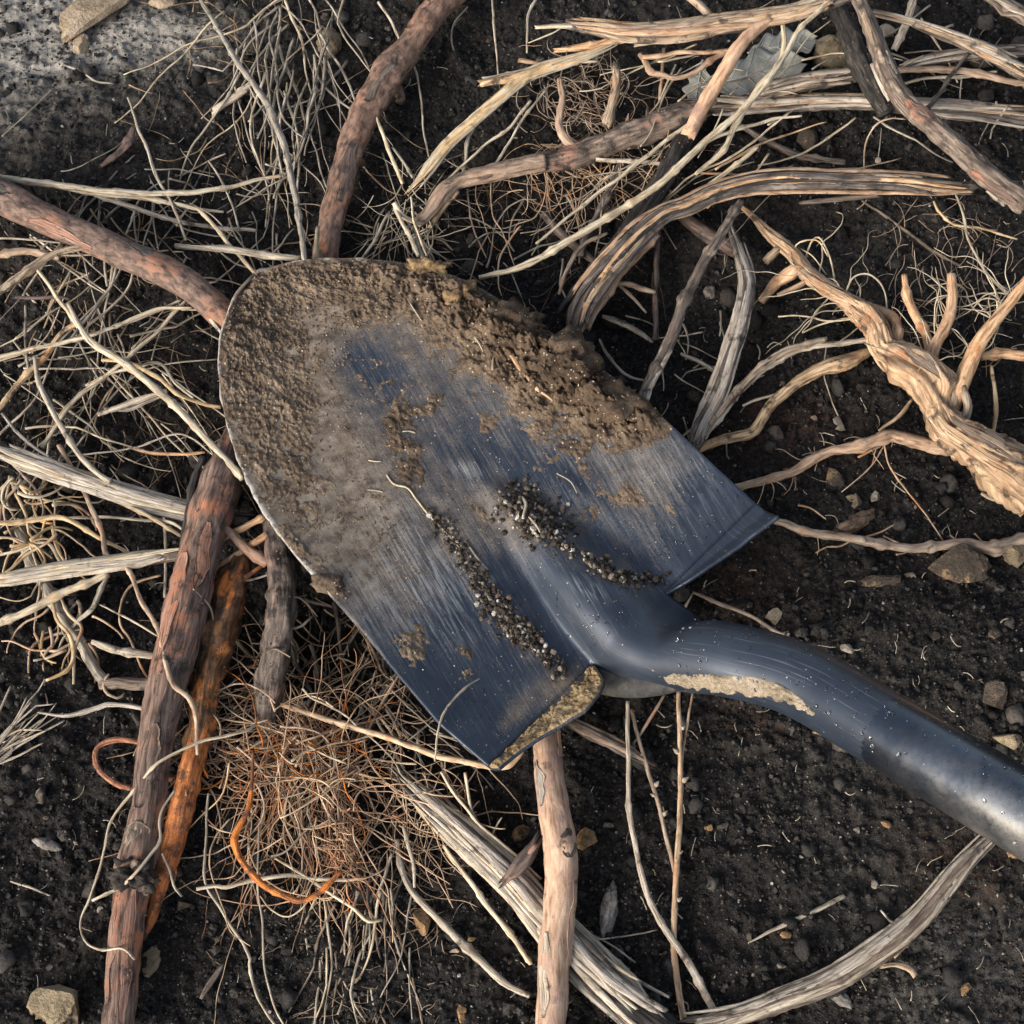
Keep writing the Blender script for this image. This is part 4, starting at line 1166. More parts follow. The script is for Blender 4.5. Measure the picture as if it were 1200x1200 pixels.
# ================================================================== upper middle
bundle('split_stick', 'long splintered orange tan stick along the top, broken at its left end', 'stick', ['tanwood', 'orangewood', 'tanwood', 'straw'],
    '662,28,34 700,34 742,40 800,38 842,30 885,24 935,15 1000,-6,44', [7, 10, 12, 13, 12, 12, 11, 11], n=8, extra=[
    ('628,32,36 650,31 690,31,36', [2.5, 3.5, 3], 'straw', 'splinter'), ('650,60,32 690,54 725,48 752,42,34', [2.5, 4.5, 4.5, 3], 'orangewood', 'splinter'),
    ('744,53,34 775,47 812,42,36', [2, 4.5, 3], 'straw', 'splinter'), ('620,50,30 645,40 660,32,30', [0.8, 1.4, 1], 'straw', 'splinter')])
bundle('straw_bundle', 'bundle of yellow straws bending down from the splintered stick to a sharp fold', 'straw', ['tanwood', 'straw', 'yellowroot'],
    '735,44,34 705,60 672,72 640,82 612,96 584,120 552,147 522,176 494,210 468,238,20', [4, 5, 6, 7, 7, 6.5, 6, 6, 5.5, 4], n=5, core=False, spread=0.9, strand=0.62, flatz=0.7, extra=[
    ('563,97,32 598,91 640,80 680,72,32', [4.5, 5, 4, 3], 'tanwood', 'splinter'), ('566,92,33 600,86 650,74 700,72,32', [2, 3, 3, 2], 'straw', 'splinter'),
    ('608,70,30 620,72 636,76,28', [2.5, 3, 2], 'orangewood', 'splinter')])
for s_, r_, lb in [('462,238,21 472,254 488,262 496,262,12', [4.5, 4, 3, 2], 'short folded yellow straw at the lower corner of the bending straw bundle'),
                   ('622,118,26 596,150 566,172 540,196 520,214,16', [2.5, 2.5, 2.2, 2, 1.8], 'thin straw running inside the bend of the yellow straw bundle'),
                   ('640,105,26 612,140 598,165 580,192 560,205,14', [1.8, 2.2, 2, 1.8, 1.5], 'second thin straw dropping steeply beside the bending straw bundle'),
                   ('562,140,22 548,165 545,190 540,210,14', [2, 3, 2.5, 2], 'dark mottled stem hanging below the bending straw bundle'),
                   ('441,136,22 452,165 462,192 472,215,18', [2.2, 2.8, 3, 3], 'straight yellow stem leaning on the fold of the straw bundle, left side'),
                   ('460,172,20 472,190 484,208,18', [2, 2.4, 2.4], 'short thin yellow stem just right of the leaning stem at the fold'),
                   ('455,250,16 440,280 425,303,22', [2.2, 2.5, 2], 'straw from the fold down to the top edge of the blade, leaning left'),
                   ('462,245,20 478,272 490,300,28', [3, 3.2, 3], 'straw from the fold down to the ochre clay lump'),
                   ('486,262,20 490,285 496,306,27', [2.4, 2.6, 2.4], 'second upright straw just above the ochre clay lump'),
                   ('482,230,20 484,252 488,268 500,300,27', [1.6, 2, 2, 1.6], 'thinnest of the upright stems above the ochre clay lump')]:
    stem('straw', lb, 'straw', 'greystraw' if 'dark' in lb else 'straw', s_, r_)
thick_root('root', 'peeled bright tan root with a frayed left end, running into soil covered wood', 'root', 'orangewood',
    '488,262,8 505,248,10 520,228,12 540,213,13 570,205,14 600,198,14 638,190,13', [6, 8, 10, 9, 9.5, 10, 10], ridge=0.2,
    flakes=[(0.5, 0.68, 0.5, 0.6, 'darkbark'), (0.72, 0.95, -0.6, 0.5, 'tanwood'), (0.3, 0.45, -0.2, 0.5, 'greybark')],
    branches=[('495,262,9 508,238 524,218,14', [3, 4, 3], 'tanwood', 'splinter'), ('502,268,8 522,240 536,225,14', [2.5, 4, 3], 'tanwood', 'splinter'), ('470,255,8 485,258 500,250,10', [3, 4, 3], 'straw', 'splinter'),
              ('575,208 577,250 590,275 603,312', [1.3, 1.2, 1, 0.8], 'tanroot', 'rootlet'), ('548,222 552,258 562,285 570,302', [1.5, 1.4, 1.2, 0.9], 'tanroot', 'rootlet'), ('640,195 642,215 641,232', [1.6, 1.2, 0.8], 'tanroot', 'rootlet')])
thick_root('root', 'dark soil covered root between the peeled tan root and the grey fibrous stick', 'root', 'dustyroot',
    '636,191,10 668,184,8 705,172,8 745,158,9 785,142,11 825,130,14', [10, 13, 14, 16, 16, 13], rough=0.3)
thick_root('root', 'knobbly orange tan rootlet standing up between straw bundle and peeled root', 'root', 'orangewood',
    '656,92,26 659,115,24 655,145,20 664,165,16 682,176,12', [3, 4, 4.5, 5.5, 4], rough=0.25,
    branches=[('664,166 650,172 640,170', [3, 2.5, 2], 'tanroot'), ('672,172 690,180 712,182 735,172,10', [2.4, 2.2, 2, 1.6], 'tanroot')])
stem('stub', 'short cut yellow tan stub standing between the curly rootlets at the top', 'stick', 'tanwood', '722,74,30 723,100 716,124 710,144,14', [4, 5, 5.5, 4.5], jag=0.8)
stem('root', 'curly orange root hanging in a loop under the splintered stick', 'root', 'orangewood', '750,64,24 758,74 764,85 776,88 790,92 815,84 838,67 855,60,26', [3, 3.6, 3.6, 3.2, 3.2, 3, 2.6])
stem('root', 'thin orange root lying level just above the loop of the curly orange root', 'root', 'orangewood', '752,67,26 775,66 800,61 825,62 856,59,28', [2.6, 3, 2.6, 2.4, 2.4])
stem('root', 'thin reddish upright root behind the curly orange root', 'root', 'tanroot', '778,56,18 776,85 773,118,8', [2.6, 2.8, 2.6])
stem('stick', 'longest pale straw, rising from the blade edge to the top edge of the picture', 'straw', 'straw',
    '562,326,26 610,313 660,286 700,262 732,244 770,217 800,191 828,166 850,147 890,108 917,68 938,34 975,-4,50', [3.5, 5, 5.5, 5.5, 5.5, 5.5, 5.5, 5, 5, 4.5, 4.5, 4, 3.5])
stem('straw', 'straw parallel to and above the longest pale straw, crossing the soil covered root', 'straw', 'straw', '628,285,16 690,235 740,198 790,158 815,140 840,118,34', [1.8, 3, 3.2, 3.2, 3, 2.4])
stem('straw', 'kinked tan straw with a sharp elbow in front of the grey green leaf', 'straw', 'straw', '815,205,26 846,178 860,150 884,110 912,78 919,52 916,10,46', [2.4, 4, 4.5, 5, 5, 4.5, 3.5])
stem('straw', 'thin straw fanning low from the kinked straw to the left', 'straw', 'straw', '752,245,18 790,200 830,165 870,150 905,140 940,135,28', [1.8, 2.4, 3, 3, 2.6, 1.8])
stem('straw', 'pale straw fanning below the kinked straw, ending above the big bent root', 'straw', 'straw', '800,240,20 830,218 858,195 888,172,26', [3, 4, 4, 3])
stem('straw', 'thin curved straw crossing low under the kinked straw', 'straw', 'straw', '780,232,16 812,205 845,190 875,172 902,150 925,132,28', [1.2, 1.6, 1.8, 1.8, 1.6, 1.2])
stem('straw', 'short pale stick lying level between soil covered root and longest straw', 'stick', 'palewood', '698,186,12 735,189 776,192,12', [3, 3.6, 3])
bundle('bent_root', 'big bent fibrous root arching from the blade edge to the far right', 'root', ['tanwood', 'orangewood', 'blackbark', 'tanwood', 'greybark'],
    '672,392,14 682,355,18 703,324,20 728,296,22 752,272,22 778,252,22 803,243,22 833,228,22 872,217,22 920,213,22 980,214,22 1040,215,22 1092,218,22 1142,220,20', [9, 13, 14, 14, 13, 11, 11, 11, 12, 13, 12, 12, 12, 8], n=9, strand=0.4,
    extra=[('690,385,16 705,350 735,310 770,275,22', [3, 5, 6, 4], 'orangewood'), ('676,396,14 690,370 706,345,18', [3, 4, 3], 'straw'), ('655,365,16 690,325 720,290 760,258,24', [3, 6, 6, 4], 'blackbark')])
thick_root('root', 'dark blackened branch running beside the big bent root towards the blade', 'branch', 'blackbark',
    '812,140,14 806,160,14 790,192,12 768,228,12 738,268,12 704,318,10 660,372,6', [8, 12, 13, 13, 12, 11, 9], ridge=0.3, branches=[('790,200 765,225 740,262', [3, 4, 3], 'greybark', 'splinter')])
stem('stem', 'brown stem leaning across the gap left of the blackened branch', 'stem', 'greybark', '728,190,4 712,230 690,272 680,300,0', [4, 4.5, 4.5, 4])
stem('root', 'orange root curving out below the longest straw near the blade', 'root', 'tanroot', '712,274,14 690,283 676,295 664,318 655,345,12', [2.4, 3, 3.4, 3.2, 2.6])
stem('twig', 'dull grey stick lying deep in the gap below the longest straw', 'stick', 'greybark', '636,250,-4 660,275 690,302 705,312,-4', [4, 4.5, 4, 3])
stem('root', 'small orange forked root sticking out right of the big bent root', 'root', 'orangewood', '706,334,14 735,333 752,338 768,342,10', [2.4, 3, 3, 2.5])
stem('straw', 'thin tan stick falling away right of the small orange forked root', 'stick', 'tanroot', '716,326,12 738,345 757,366,2', [2, 2.6, 2])
stem('stem', 'dark brown upright stem in the gap below the big bent root', 'stem', 'darkbark', '770,262,10 770,310 768,360 768,398,2', [3, 3.4, 3.4, 3])
stem('straw', 'dull flat straw lying deep in the gap left of the dark upright stem', 'straw', 'greystraw', '706,370,-2 735,383 765,400,0', [2.5, 4.5, 3])
stem('straw', 'thin whitish straw curving beside the blade edge in the black gap', 'straw', 'palewood', '702,398,-2 715,420 735,440 760,447,2', [1.8, 2.4, 2.4, 1.6])
stem('stem', 'thin pale stem hanging straight down near the top middle of the picture', 'stem', 'greystraw', '577,-8,16 579,35 582,62 584,92,4', [1.5, 2, 1.6, 1.4])
stem('straw', 'thin curved stem hooking down at the top middle beside the straight hanging stem', 'stem', 'greystraw', '633,-10,18 620,15 618,38 618,62,4', [2, 2.2, 2, 1.6])
stem('straw', 'fine pale rootlet curving on dark soil right of the bent brown root', 'rootlet', 'greystraw', '548,8,8 532,28 530,52 540,72 546,80,2', [1.3, 1.3, 1.2, 1, 0.8])

# ================================================================== upper right
thick_root('branch', 'grey brown barked branch crossing the upper right corner with a jagged end', 'branch', 'greybark',
    '996,-25,46 1010,14,44 1030,62,42 1044,92,40 1066,123,38 1094,150,36 1128,180,34 1160,207,30 1205,238,26', [8.5, 8.5, 9.5, 11, 11.5, 12.5, 12.5, 13.5, 13.5], ridge=0.25, rough=0.18,
    flakes=[(0.30, 0.40, -0.7, 0.4, 'palewood'), (0.5, 0.66, 0.3, 0.8, 'darkbark'), (0.80, 0.97, 1.3, 0.6, 'darkbark'), (0.1, 0.3, 0.8, 0.3, 'tanwood'), (0.68, 0.8, -0.8, 0.6, 'greybark')],
    branches=[('1158,222,26 1170,230 1176,240,18', [5, 6, 3], 'palewood', 'splinter'), ('1022,75,44 1030,95 1042,118,38', [3, 4, 2], 'palewood', 'splinter')])
thick_root('branch', 'charred black branch stub lying behind the grey brown barked branch', 'branch', 'blackbark',
    '980,8,22 1000,52,24 1016,92,24 1038,134,20', [9, 12, 12, 9], rough=0.32, ridge=0.25)
bundle('split_stick', 'short grey tan fibrous stick passing behind the charred branch', 'stick', ['greybark', 'tanwood', 'palewood'], '880,114,16 900,107 950,97 1008,88,18', [8, 10, 11, 9], n=5)
bundle('split_stick', 'long level fibrous stick under the barked branch, reaching the right edge', 'stick', ['tanwood', 'palewood', 'tanwood', 'greybark'],
    '798,128,14 840,126 900,125 960,122 1020,122 1080,127 1140,132 1215,140,14', [11, 12, 11, 10, 10, 11, 12, 12], n=7)
bundle('split_stick', 'fibrous pale stick slanting from the barked branch to the right edge', 'stick', ['palewood', 'tanwood', 'palewood'],
    '1015,12,34 1066,26 1118,45 1160,64 1210,88,22', [4, 5.5, 8, 11, 12], n=5)
bundle('split_stick', 'grey pale stick lying behind the slanting fibrous pale stick near the right edge', 'stick', ['palewood', 'greybark', 'palewood'], '1048,84,16 1095,70 1150,63 1210,59,18', [6, 8, 8, 7], n=4)
stem('stick', 'orange tan split straw lying level below the grey pale stick', 'straw', 'orangewood', '1052,82,22 1090,80 1130,84 1175,94 1210,98,20', [3, 4.5, 5, 4.5, 3.5], flat=0.6)
stem('stick', 'thin straw crossing from leaf to right just under the grey pale stick', 'straw', 'straw', '1055,100,18 1085,92 1130,90 1168,84,22', [2, 2.6, 2.6, 2])
stem('stick', 'flat bleached stick standing up to the top edge beside the barked branch', 'stick', 'palewood', '1074,-12,24 1062,25 1050,58,12', [5.5, 6, 5.5], flat=0.5, jag=0.8)
bundle('split_stick', 'pale weathered wood piece in the extreme top right corner', 'stick', ['palewood', 'greybark', 'palewood'], '1150,-12,26 1180,8 1215,28,26', [8, 10, 10], n=5)
stem('stick', 'short tan stick with a cleanly cut lower end in front of the grey green leaf', 'stick', 'stickwood', '904,24,48 886,36,46 866,55,44 848,82,40 834,108,36 806,158,30', [5, 7, 8, 8, 8, 8], jag=0.6)
stem('stick', 'small orange stick poking in at the top edge left of the barked branch', 'stick', 'orangewood', '800,-10,44 822,8 839,26,44', [4, 4.5, 4])
stem('twig', 'crooked dark tan twig with blunt tip above the big bent root', 'twig', 'greybark', '862,144,8 900,166 925,178 945,184 990,190,4', [3, 4, 4.5, 4, 3], rough=0.25)
stem('straw', 'thin straight straw under the crooked twig pointing up right', 'straw', 'straw', '888,194,6 925,186 955,172 985,152 1003,138,14', [1.2, 1.6, 1.8, 1.8, 1.6])
stem('rootlet', 'thin pale rootlet arching like a hoop above the big bent root', 'rootlet', 'tanroot', '1013,200,8 1014,170,16 1025,148,22 1042,139,24 1062,140,20', [1.2, 1.3, 1.4, 1.3, 1])
pod = root_empty('seed_stalk', P(1029, 188, 0.006), 'tiny round seed pod on a thin hanging stalk under the hoop rootlet', 'seed pod')
stem('stalk', None, None, 'greystraw', '1033,150,14 1031,170 1029,184,8', [0.9, 0.9, 0.9], parent=pod)
V, F = lumps(P(np.array([1029.0]), np.array([188.0]), 0.011), np.array([0.0027]), (I2, F2), 0.1)
mk('pod', V, F, M['bud'], pod)
stem('twig', 'thin dark twig slanting over the right edge sticks towards the barked branch', 'twig', 'greybark', '1135,62,26 1115,88 1095,118 1070,145,26', [2, 2.4, 2.6, 2])
stem('rootlet', 'long thin pale rootlet falling from the big bent root towards the twisted root', 'rootlet', 'straw', '1120,228,16 1130,255 1134,280 1150,310 1165,330 1182,346,10', [1.6, 2, 2, 2, 2, 1.6])
stem('rootlet', 'thin orange rootlet curving below the right end of the big bent root', 'rootlet', 'yellowroot', '1094,236,10 1102,250 1118,263 1150,268 1192,280,6', [1.8, 2, 1.8, 1.8, 1.4])
stem('rootlet', 'long straight brown rootlet half buried between bent root and twisted root', 'rootlet', 'brownhair', '1010,235,1 1050,262 1090,292 1130,315 1160,335,1', [1.4, 1.8, 2, 2, 1.6])
stem('stick', 'thin broken bark sliver lying parallel under the big bent root', 'bark', 'greybark', '938,238,6 975,234 1010,231 1032,229,8', [2, 3, 3, 2], jag=2)
clod('stone', 978, 66, 24, M['greystone'], 'large rounded tan brown stone behind the charred black branch', 'stone', 0, (1.05, 0.9, 0.7), amp=0.2)
clod('stone', 1038, 38, 10, M['sandstone'], 'small pale tan stone tucked beside the barked branch near the top', 'stone', 0, (1.1, 0.8, 0.7), amp=0.25)
clod('stone', 946, 165, 14, M['darkstone'], 'dark brown stone half buried under the crooked twig', 'stone', 0, (0.9, 1.1, 0.7), amp=0.25)
clod('stone', 831, 344, 9, M['palestone'], 'small pale grey pebble on black soil left of the split white stick', 'stone', 0, (0.9, 1, 0.7), amp=0.3)

# leaf: two lobed dry leaves with thickness and a midrib
def lobed_leaf(label, px, py, ang, length, width, lift):
    n = 61
    t = np.linspace(0, 1, n)
    env = np.sin(math.pi * np.clip(t * 0.95 + 0.03, 0, 1)) ** 0.7
    lob = 0.80 + 0.20 * np.cos(t * 2 * math.pi * 3.5 + 0.4)
    hw = width * env * lob
    cols = np.linspace(-1, 1, 13)
    ca, sa = math.cos(R(ang)), math.sin(R(ang))
    ax = (t - 0.5) * length
    swp = np.abs(cols)[None, :] * 0.22 * width
    X = px + (ax[:, None] + swp) * ca - hw[:, None] * cols[None, :] * sa
    Y = py + (ax[:, None] + swp) * sa + hw[:, None] * cols[None, :] * ca
    base = P(X, Y, 0.0)
    Z = lift / 1000 + 0.0035 * (np.abs(cols)[None, :] ** 1.5) * np.sin(t * 9)[:, None] + 0.003 * perlin(X / 30, Y / 30, 2.2) + 0 * X
    G_ = P(X, Y, Z)
    lf = root_empty('leaf', G_[30, 6], label, 'leaf')
    ii = np.arange(n * 13).reshape(n, 13)
    o = mk('leaf_blade', G_.reshape(-1, 3), quads(ii), M['leaf'], lf)
    md = o.modifiers.new('thickness', 'SOLIDIFY'); md.thickness = 0.0004
    put('midrib', geo(G_[:, 6] + np.array([0, 0, 0.0003]), np.linspace(0.0007, 0.0003, n), sides=6), M['vein'], lf)
    for k in (10, 18, 27, 36, 45):
        for sg in (0, 12):
            e = np.array([G_[k, 6], G_[min(k + 3, n - 1), (6 + sg) // 2], G_[min(k + 6, n - 1), sg]]) + np.array([0, 0, 0.0002])
            put('vein', geo(spline(e, 8), np.linspace(0.0004, 0.0002, 8), sides=5), M['vein'], lf)
lobed_leaf('grey green lobed dry leaf lying behind the kinked straw and the short cut stick', 880, 88, -14, 120, 34, 12)
lobed_leaf('second grey green leaf tip pointing up right behind the splintered top stick', 915, 54, -12, 80, 22, 8)
lobed_leaf('small grey leaf scrap left of the short cut stick under the curly orange root', 818, 100, 100, 60, 18, 8)
# ================================================================== right: twisted root and split sticks
stem('stick', 'thin brown stick sloping from the big bent root down to the blade soil clump', 'stick', 'greybark', '868,236,26 844,277 818,320 800,358 784,400 762,445 750,470,34', [4.5, 5.5, 6.5, 7, 6.5, 6, 5.5], ridge=0.3, rough=0.15)
stem('stick', 'paler split half lying along the lower end of the thin brown stick', 'stick', 'palewood', '800,372,30 782,415 766,448 758,470,36', [3, 4, 4.5, 4])
bundle('split_stick', 'weathered white split stick standing between thin brown stick and twisted root', 'stick', ['palewood', 'palewood', 'greybark', 'palewood'],
    '856,262,12 867,296,14 876,335,16 868,372,16 856,412,14 840,462,10 820,508,6 812,530,4', [5, 8, 9.5, 10, 11, 12, 11, 7], n=7, strand=0.45)
stem('stick', 'dark stem crossing behind the top of the white split stick', 'stick', 'darkbark', '798,248,6 828,272 852,288 868,300,8', [7, 8, 8, 6])
stem('root', 'crooked tan root running from the blade edge up right to a flat torn end', 'root', 'tanwood', '812,530,4 832,520 855,513 880,506 893,488 908,470 935,448 965,432 990,425 1020,412,10', [4, 5.5, 6, 6, 6, 6, 6.5, 8, 9, 5], ridge=0.2)
stem('stick', 'long grey split straw rising right from the foot of the white split stick', 'straw', 'palewood', '828,512,10 850,480 872,455 900,428 940,408 980,402 1024,397,14', [4, 5, 5, 5, 5, 4.5, 3], ridge=0.3)
stem('stick', 'tan split straw just above and parallel to the long grey split straw', 'straw', 'tanwood', '832,498,14 856,468 885,437 918,414 950,402 968,398,16', [3, 4.5, 4.5, 4.5, 4, 3], ridge=0.3)
stem('straw', 'thin pale straw left under the parallel split straws beside the white stick', 'straw', 'palewood', '870,475,6 895,466 930,458,8', [2, 2.4, 1.6])
stem('stick', 'short dark stick poking left of the white split stick above the blade corner', 'stick', 'greystraw', '798,414,4 820,424 836,434,8', [2.6, 3.4, 3])

tw, twc, twr = thick_root('twisted_root', 'thick twisted peeled tan root entering from the right edge with stubby branches', 'root', 'twistwood',
    '868,240,12 884,254,13 902,274,14 928,297,15 944,320,16 974,344,17 1002,364,18 1026,386,22 1038,412,18 1062,424,22 1086,442,22 1098,474,18 1110,502,20 1136,522,22 1168,546,20 1220,580,20',
    [2.5, 4, 6, 7.5, 9, 9, 12, 14, 14, 20, 24, 18, 20, 25, 29, 32], wob=0.55, ridge=0.36, rough=0.13, twist=24.0, sides=44,
    knots=[(0.42, -0.5, 1.0, 0.35), (0.58, 1.3, 0.8, 0.45), (0.66, -1.0, 0.7, 0.4), (0.5, 0.6, 0.6, 0.3), (0.78, 0.2, 0.5, -0.25), (0.3, 1.2, 1, 0.3)],
    flakes=[(0.38, 0.5, 0.9, 0.4, 'twistwood'), (0.52, 0.66, -0.2, 0.35, 'twistwood'), (0.70, 0.99, 0.75, 0.25, 'twistwood'), (0.72, 0.97, -0.5, 0.28, 'twistwood'), (0.2, 0.34, -0.3, 0.4, 'twistwood'), (0.74, 0.99, 0.15, 0.2, 'twistwood')],
    branches=[('934,312,18 925,322 908,332 892,354,4', [7, 8, 7, 4.5], 'orangewood'), ('912,292,16 905,300 897,307,10', [4, 4.5, 4], 'tanwood', 'stub'), ('945,330,16 930,338 912,347,6', [3, 3.5, 2.5], 'orangewood'),
              ('980,348,22 1012,360 1046,372 1052,400 1056,430,22', [4, 6, 6.5, 6.5, 5], 'orangewood'),
              ('1060,322,34 1063,345,32 1072,368 1085,392 1092,420,26 1090,446,18', [3.5, 4.5, 5, 5.5, 6.5, 7], 'orangewood', 'branch_stub'), ('1114,321,42 1116,350,38 1109,378 1099,402 1092,425,26 1092,452,18', [5, 6, 6.5, 7, 8, 9], 'orangewood', 'branch_stub'),
              ('1215,312,52 1196,336,48 1176,362 1152,394 1140,420 1126,455,28 1108,490,16', [6, 6.5, 7, 8.5, 9, 10, 12], 'orangewood', 'branch'),
              ('1100,430,32 1112,440 1120,458 1116,480,28', [4, 6, 6, 4], 'tanwood'), ('1128,452,32 1135,480 1120,500,26', [4, 5, 4], 'tanwood'),
              ('1122,520,16 1100,524,15 1073,517 1047,510 1027,516 1000,523 973,527 950,538 927,553 893,563 855,571,6', [8, 9, 8.5, 8, 7.5, 6.5, 5.5, 5.5, 5, 4.5, 3.5], 'orangewood'),
              ('1042,512,12 1030,522 1006,536,6', [2.4, 2.4, 1.8], 'tanroot', 'rootlet'), ('1068,468,10 1050,490 1030,505,10', [2.6, 2.8, 2.2], 'tanroot', 'rootlet'),
              ('1035,517,12 1042,545 1060,572 1085,603 1105,634,3', [1.5, 1.4, 1.3, 1.2, 1], 'tanroot', 'rootlet'), ('1040,515,10 1022,545 1000,565 986,577,2', [1.2, 1.2, 1.1, 0.9], 'tanroot', 'rootlet')])
src = P(np.array([1094., 1088, 1100, 1110, 1118, 1140, 1150, 1165, 1178, 1185]), np.array([412., 425, 400, 380, 360, 420, 398, 375, 360, 345]), 0.030)
rootlets(tw, 34, src, (0.02, 0.06), (0.00035, 0.0006), 'straw', dirn=2.2, spread=1.5, curl=0.8, drop=0.6)
src2 = P(np.array([960., 972, 985, 1000]), np.array([330., 345, 355, 365]), 0.018)
rootlets(tw, 12, src2, (0.025, 0.07), (0.0003, 0.0006), 'straw', dirn=2.6, spread=1.4, curl=0.8, drop=0.7)
src3 = P(np.array([1045., 1020, 985, 950, 930, 900]), np.array([512., 518, 525, 540, 552, 562]), 0.008)
rootlets(tw, 26, src3, (0.006, 0.026), (0.0003, 0.0005), 'tanroot', dirn=-1.6, spread=2.6, curl=0.9, drop=1.0)
for s_, r_ in [('990,345,22 1000,325,30 1020,322,34 1036,340,30 1040,372,24', 1.5), ('940,318,16 950,285,22 962,280,26 975,310,20 978,335,18', 1.4), ('930,300,16 935,285,24 958,282,26 970,300,20', 1.2), ('935,290,16 952,300,24 968,322,18', 1.0),
               ('912,371,12 940,370 970,376 1000,374,18', 1.3), ('940,390,10 970,378 1000,372,18', 1.5), ('985,400,6 1010,382 1025,378,16', 1.2), ('968,405,3 966,440 975,470 983,490,2', 1.1)]:
    stem('rootlet', None, None, 'straw', s_, r_, parent=tw)
stem('stick', 'short tan root stub poking in at the right edge above the twisted root', 'root', 'orangewood', '1215,418,20 1195,416 1175,414 1150,420,20', [5, 5.5, 6, 4.5])
stem('stem', 'straight yellow stem standing right of the twisted root bend', 'stem', 'yellowroot', '1162,428,20 1166,455 1168,480 1164,508,14', [2.4, 3.2, 3.4, 3], jag=0.5)
stem('root', 'pale twig poking in at the right edge under the twisted root', 'twig', 'tanroot', '1150,578,8 1165,584 1185,584 1210,585,8', [3, 4, 4, 4.5], jag=0.5)
lr = root_empty('root', P(1040, 636, 0.0), 'long smooth tan root running from the blade corner to the right edge', 'root')
stem('main_root', None, None, 'tanroot', '888,606,8 917,613 943,623 987,630 1033,637 1067,643 1100,640 1133,637 1160,643 1180,638 1212,628,4', [3.5, 4, 4.5, 5, 5, 5, 5.5, 6, 7, 7, 5], parent=lr)
for s_ in ['1000,632 985,640 970,641 956,648', '1012,630 1035,622 1053,612', '1035,628 1055,637 1065,640', '935,592 950,596 968,608', '1113,627 1122,634', '1142,625 1152,636', '1050,650 1062,647']:
    stem('rootlet', None, None, 'tanroot', s_, [1.6, 1.1], lift=2, parent=lr)
clod('stone', 1124, 662, 34, M['darkstone'], 'large angular dark brown stone with a tan face under the long smooth tan root', 'stone', 0, (1.0, 0.78, 0.7), amp=0.2, flat=0.25)
clod('stone', 1192, 650, 18, M['greystone'], 'brown stone cut by the right edge beside the large angular stone', 'stone', 0, (1, 0.9, 0.7), amp=0.2, flat=0.2)
clod('bark_chunk', 1001, 614, 20, M['barkchip'], 'rotten brown bark chunk on the soil just above the long smooth root', 'bark', 0, (1.35, 0.42, 0.5), amp=0.35, rot=0.5)
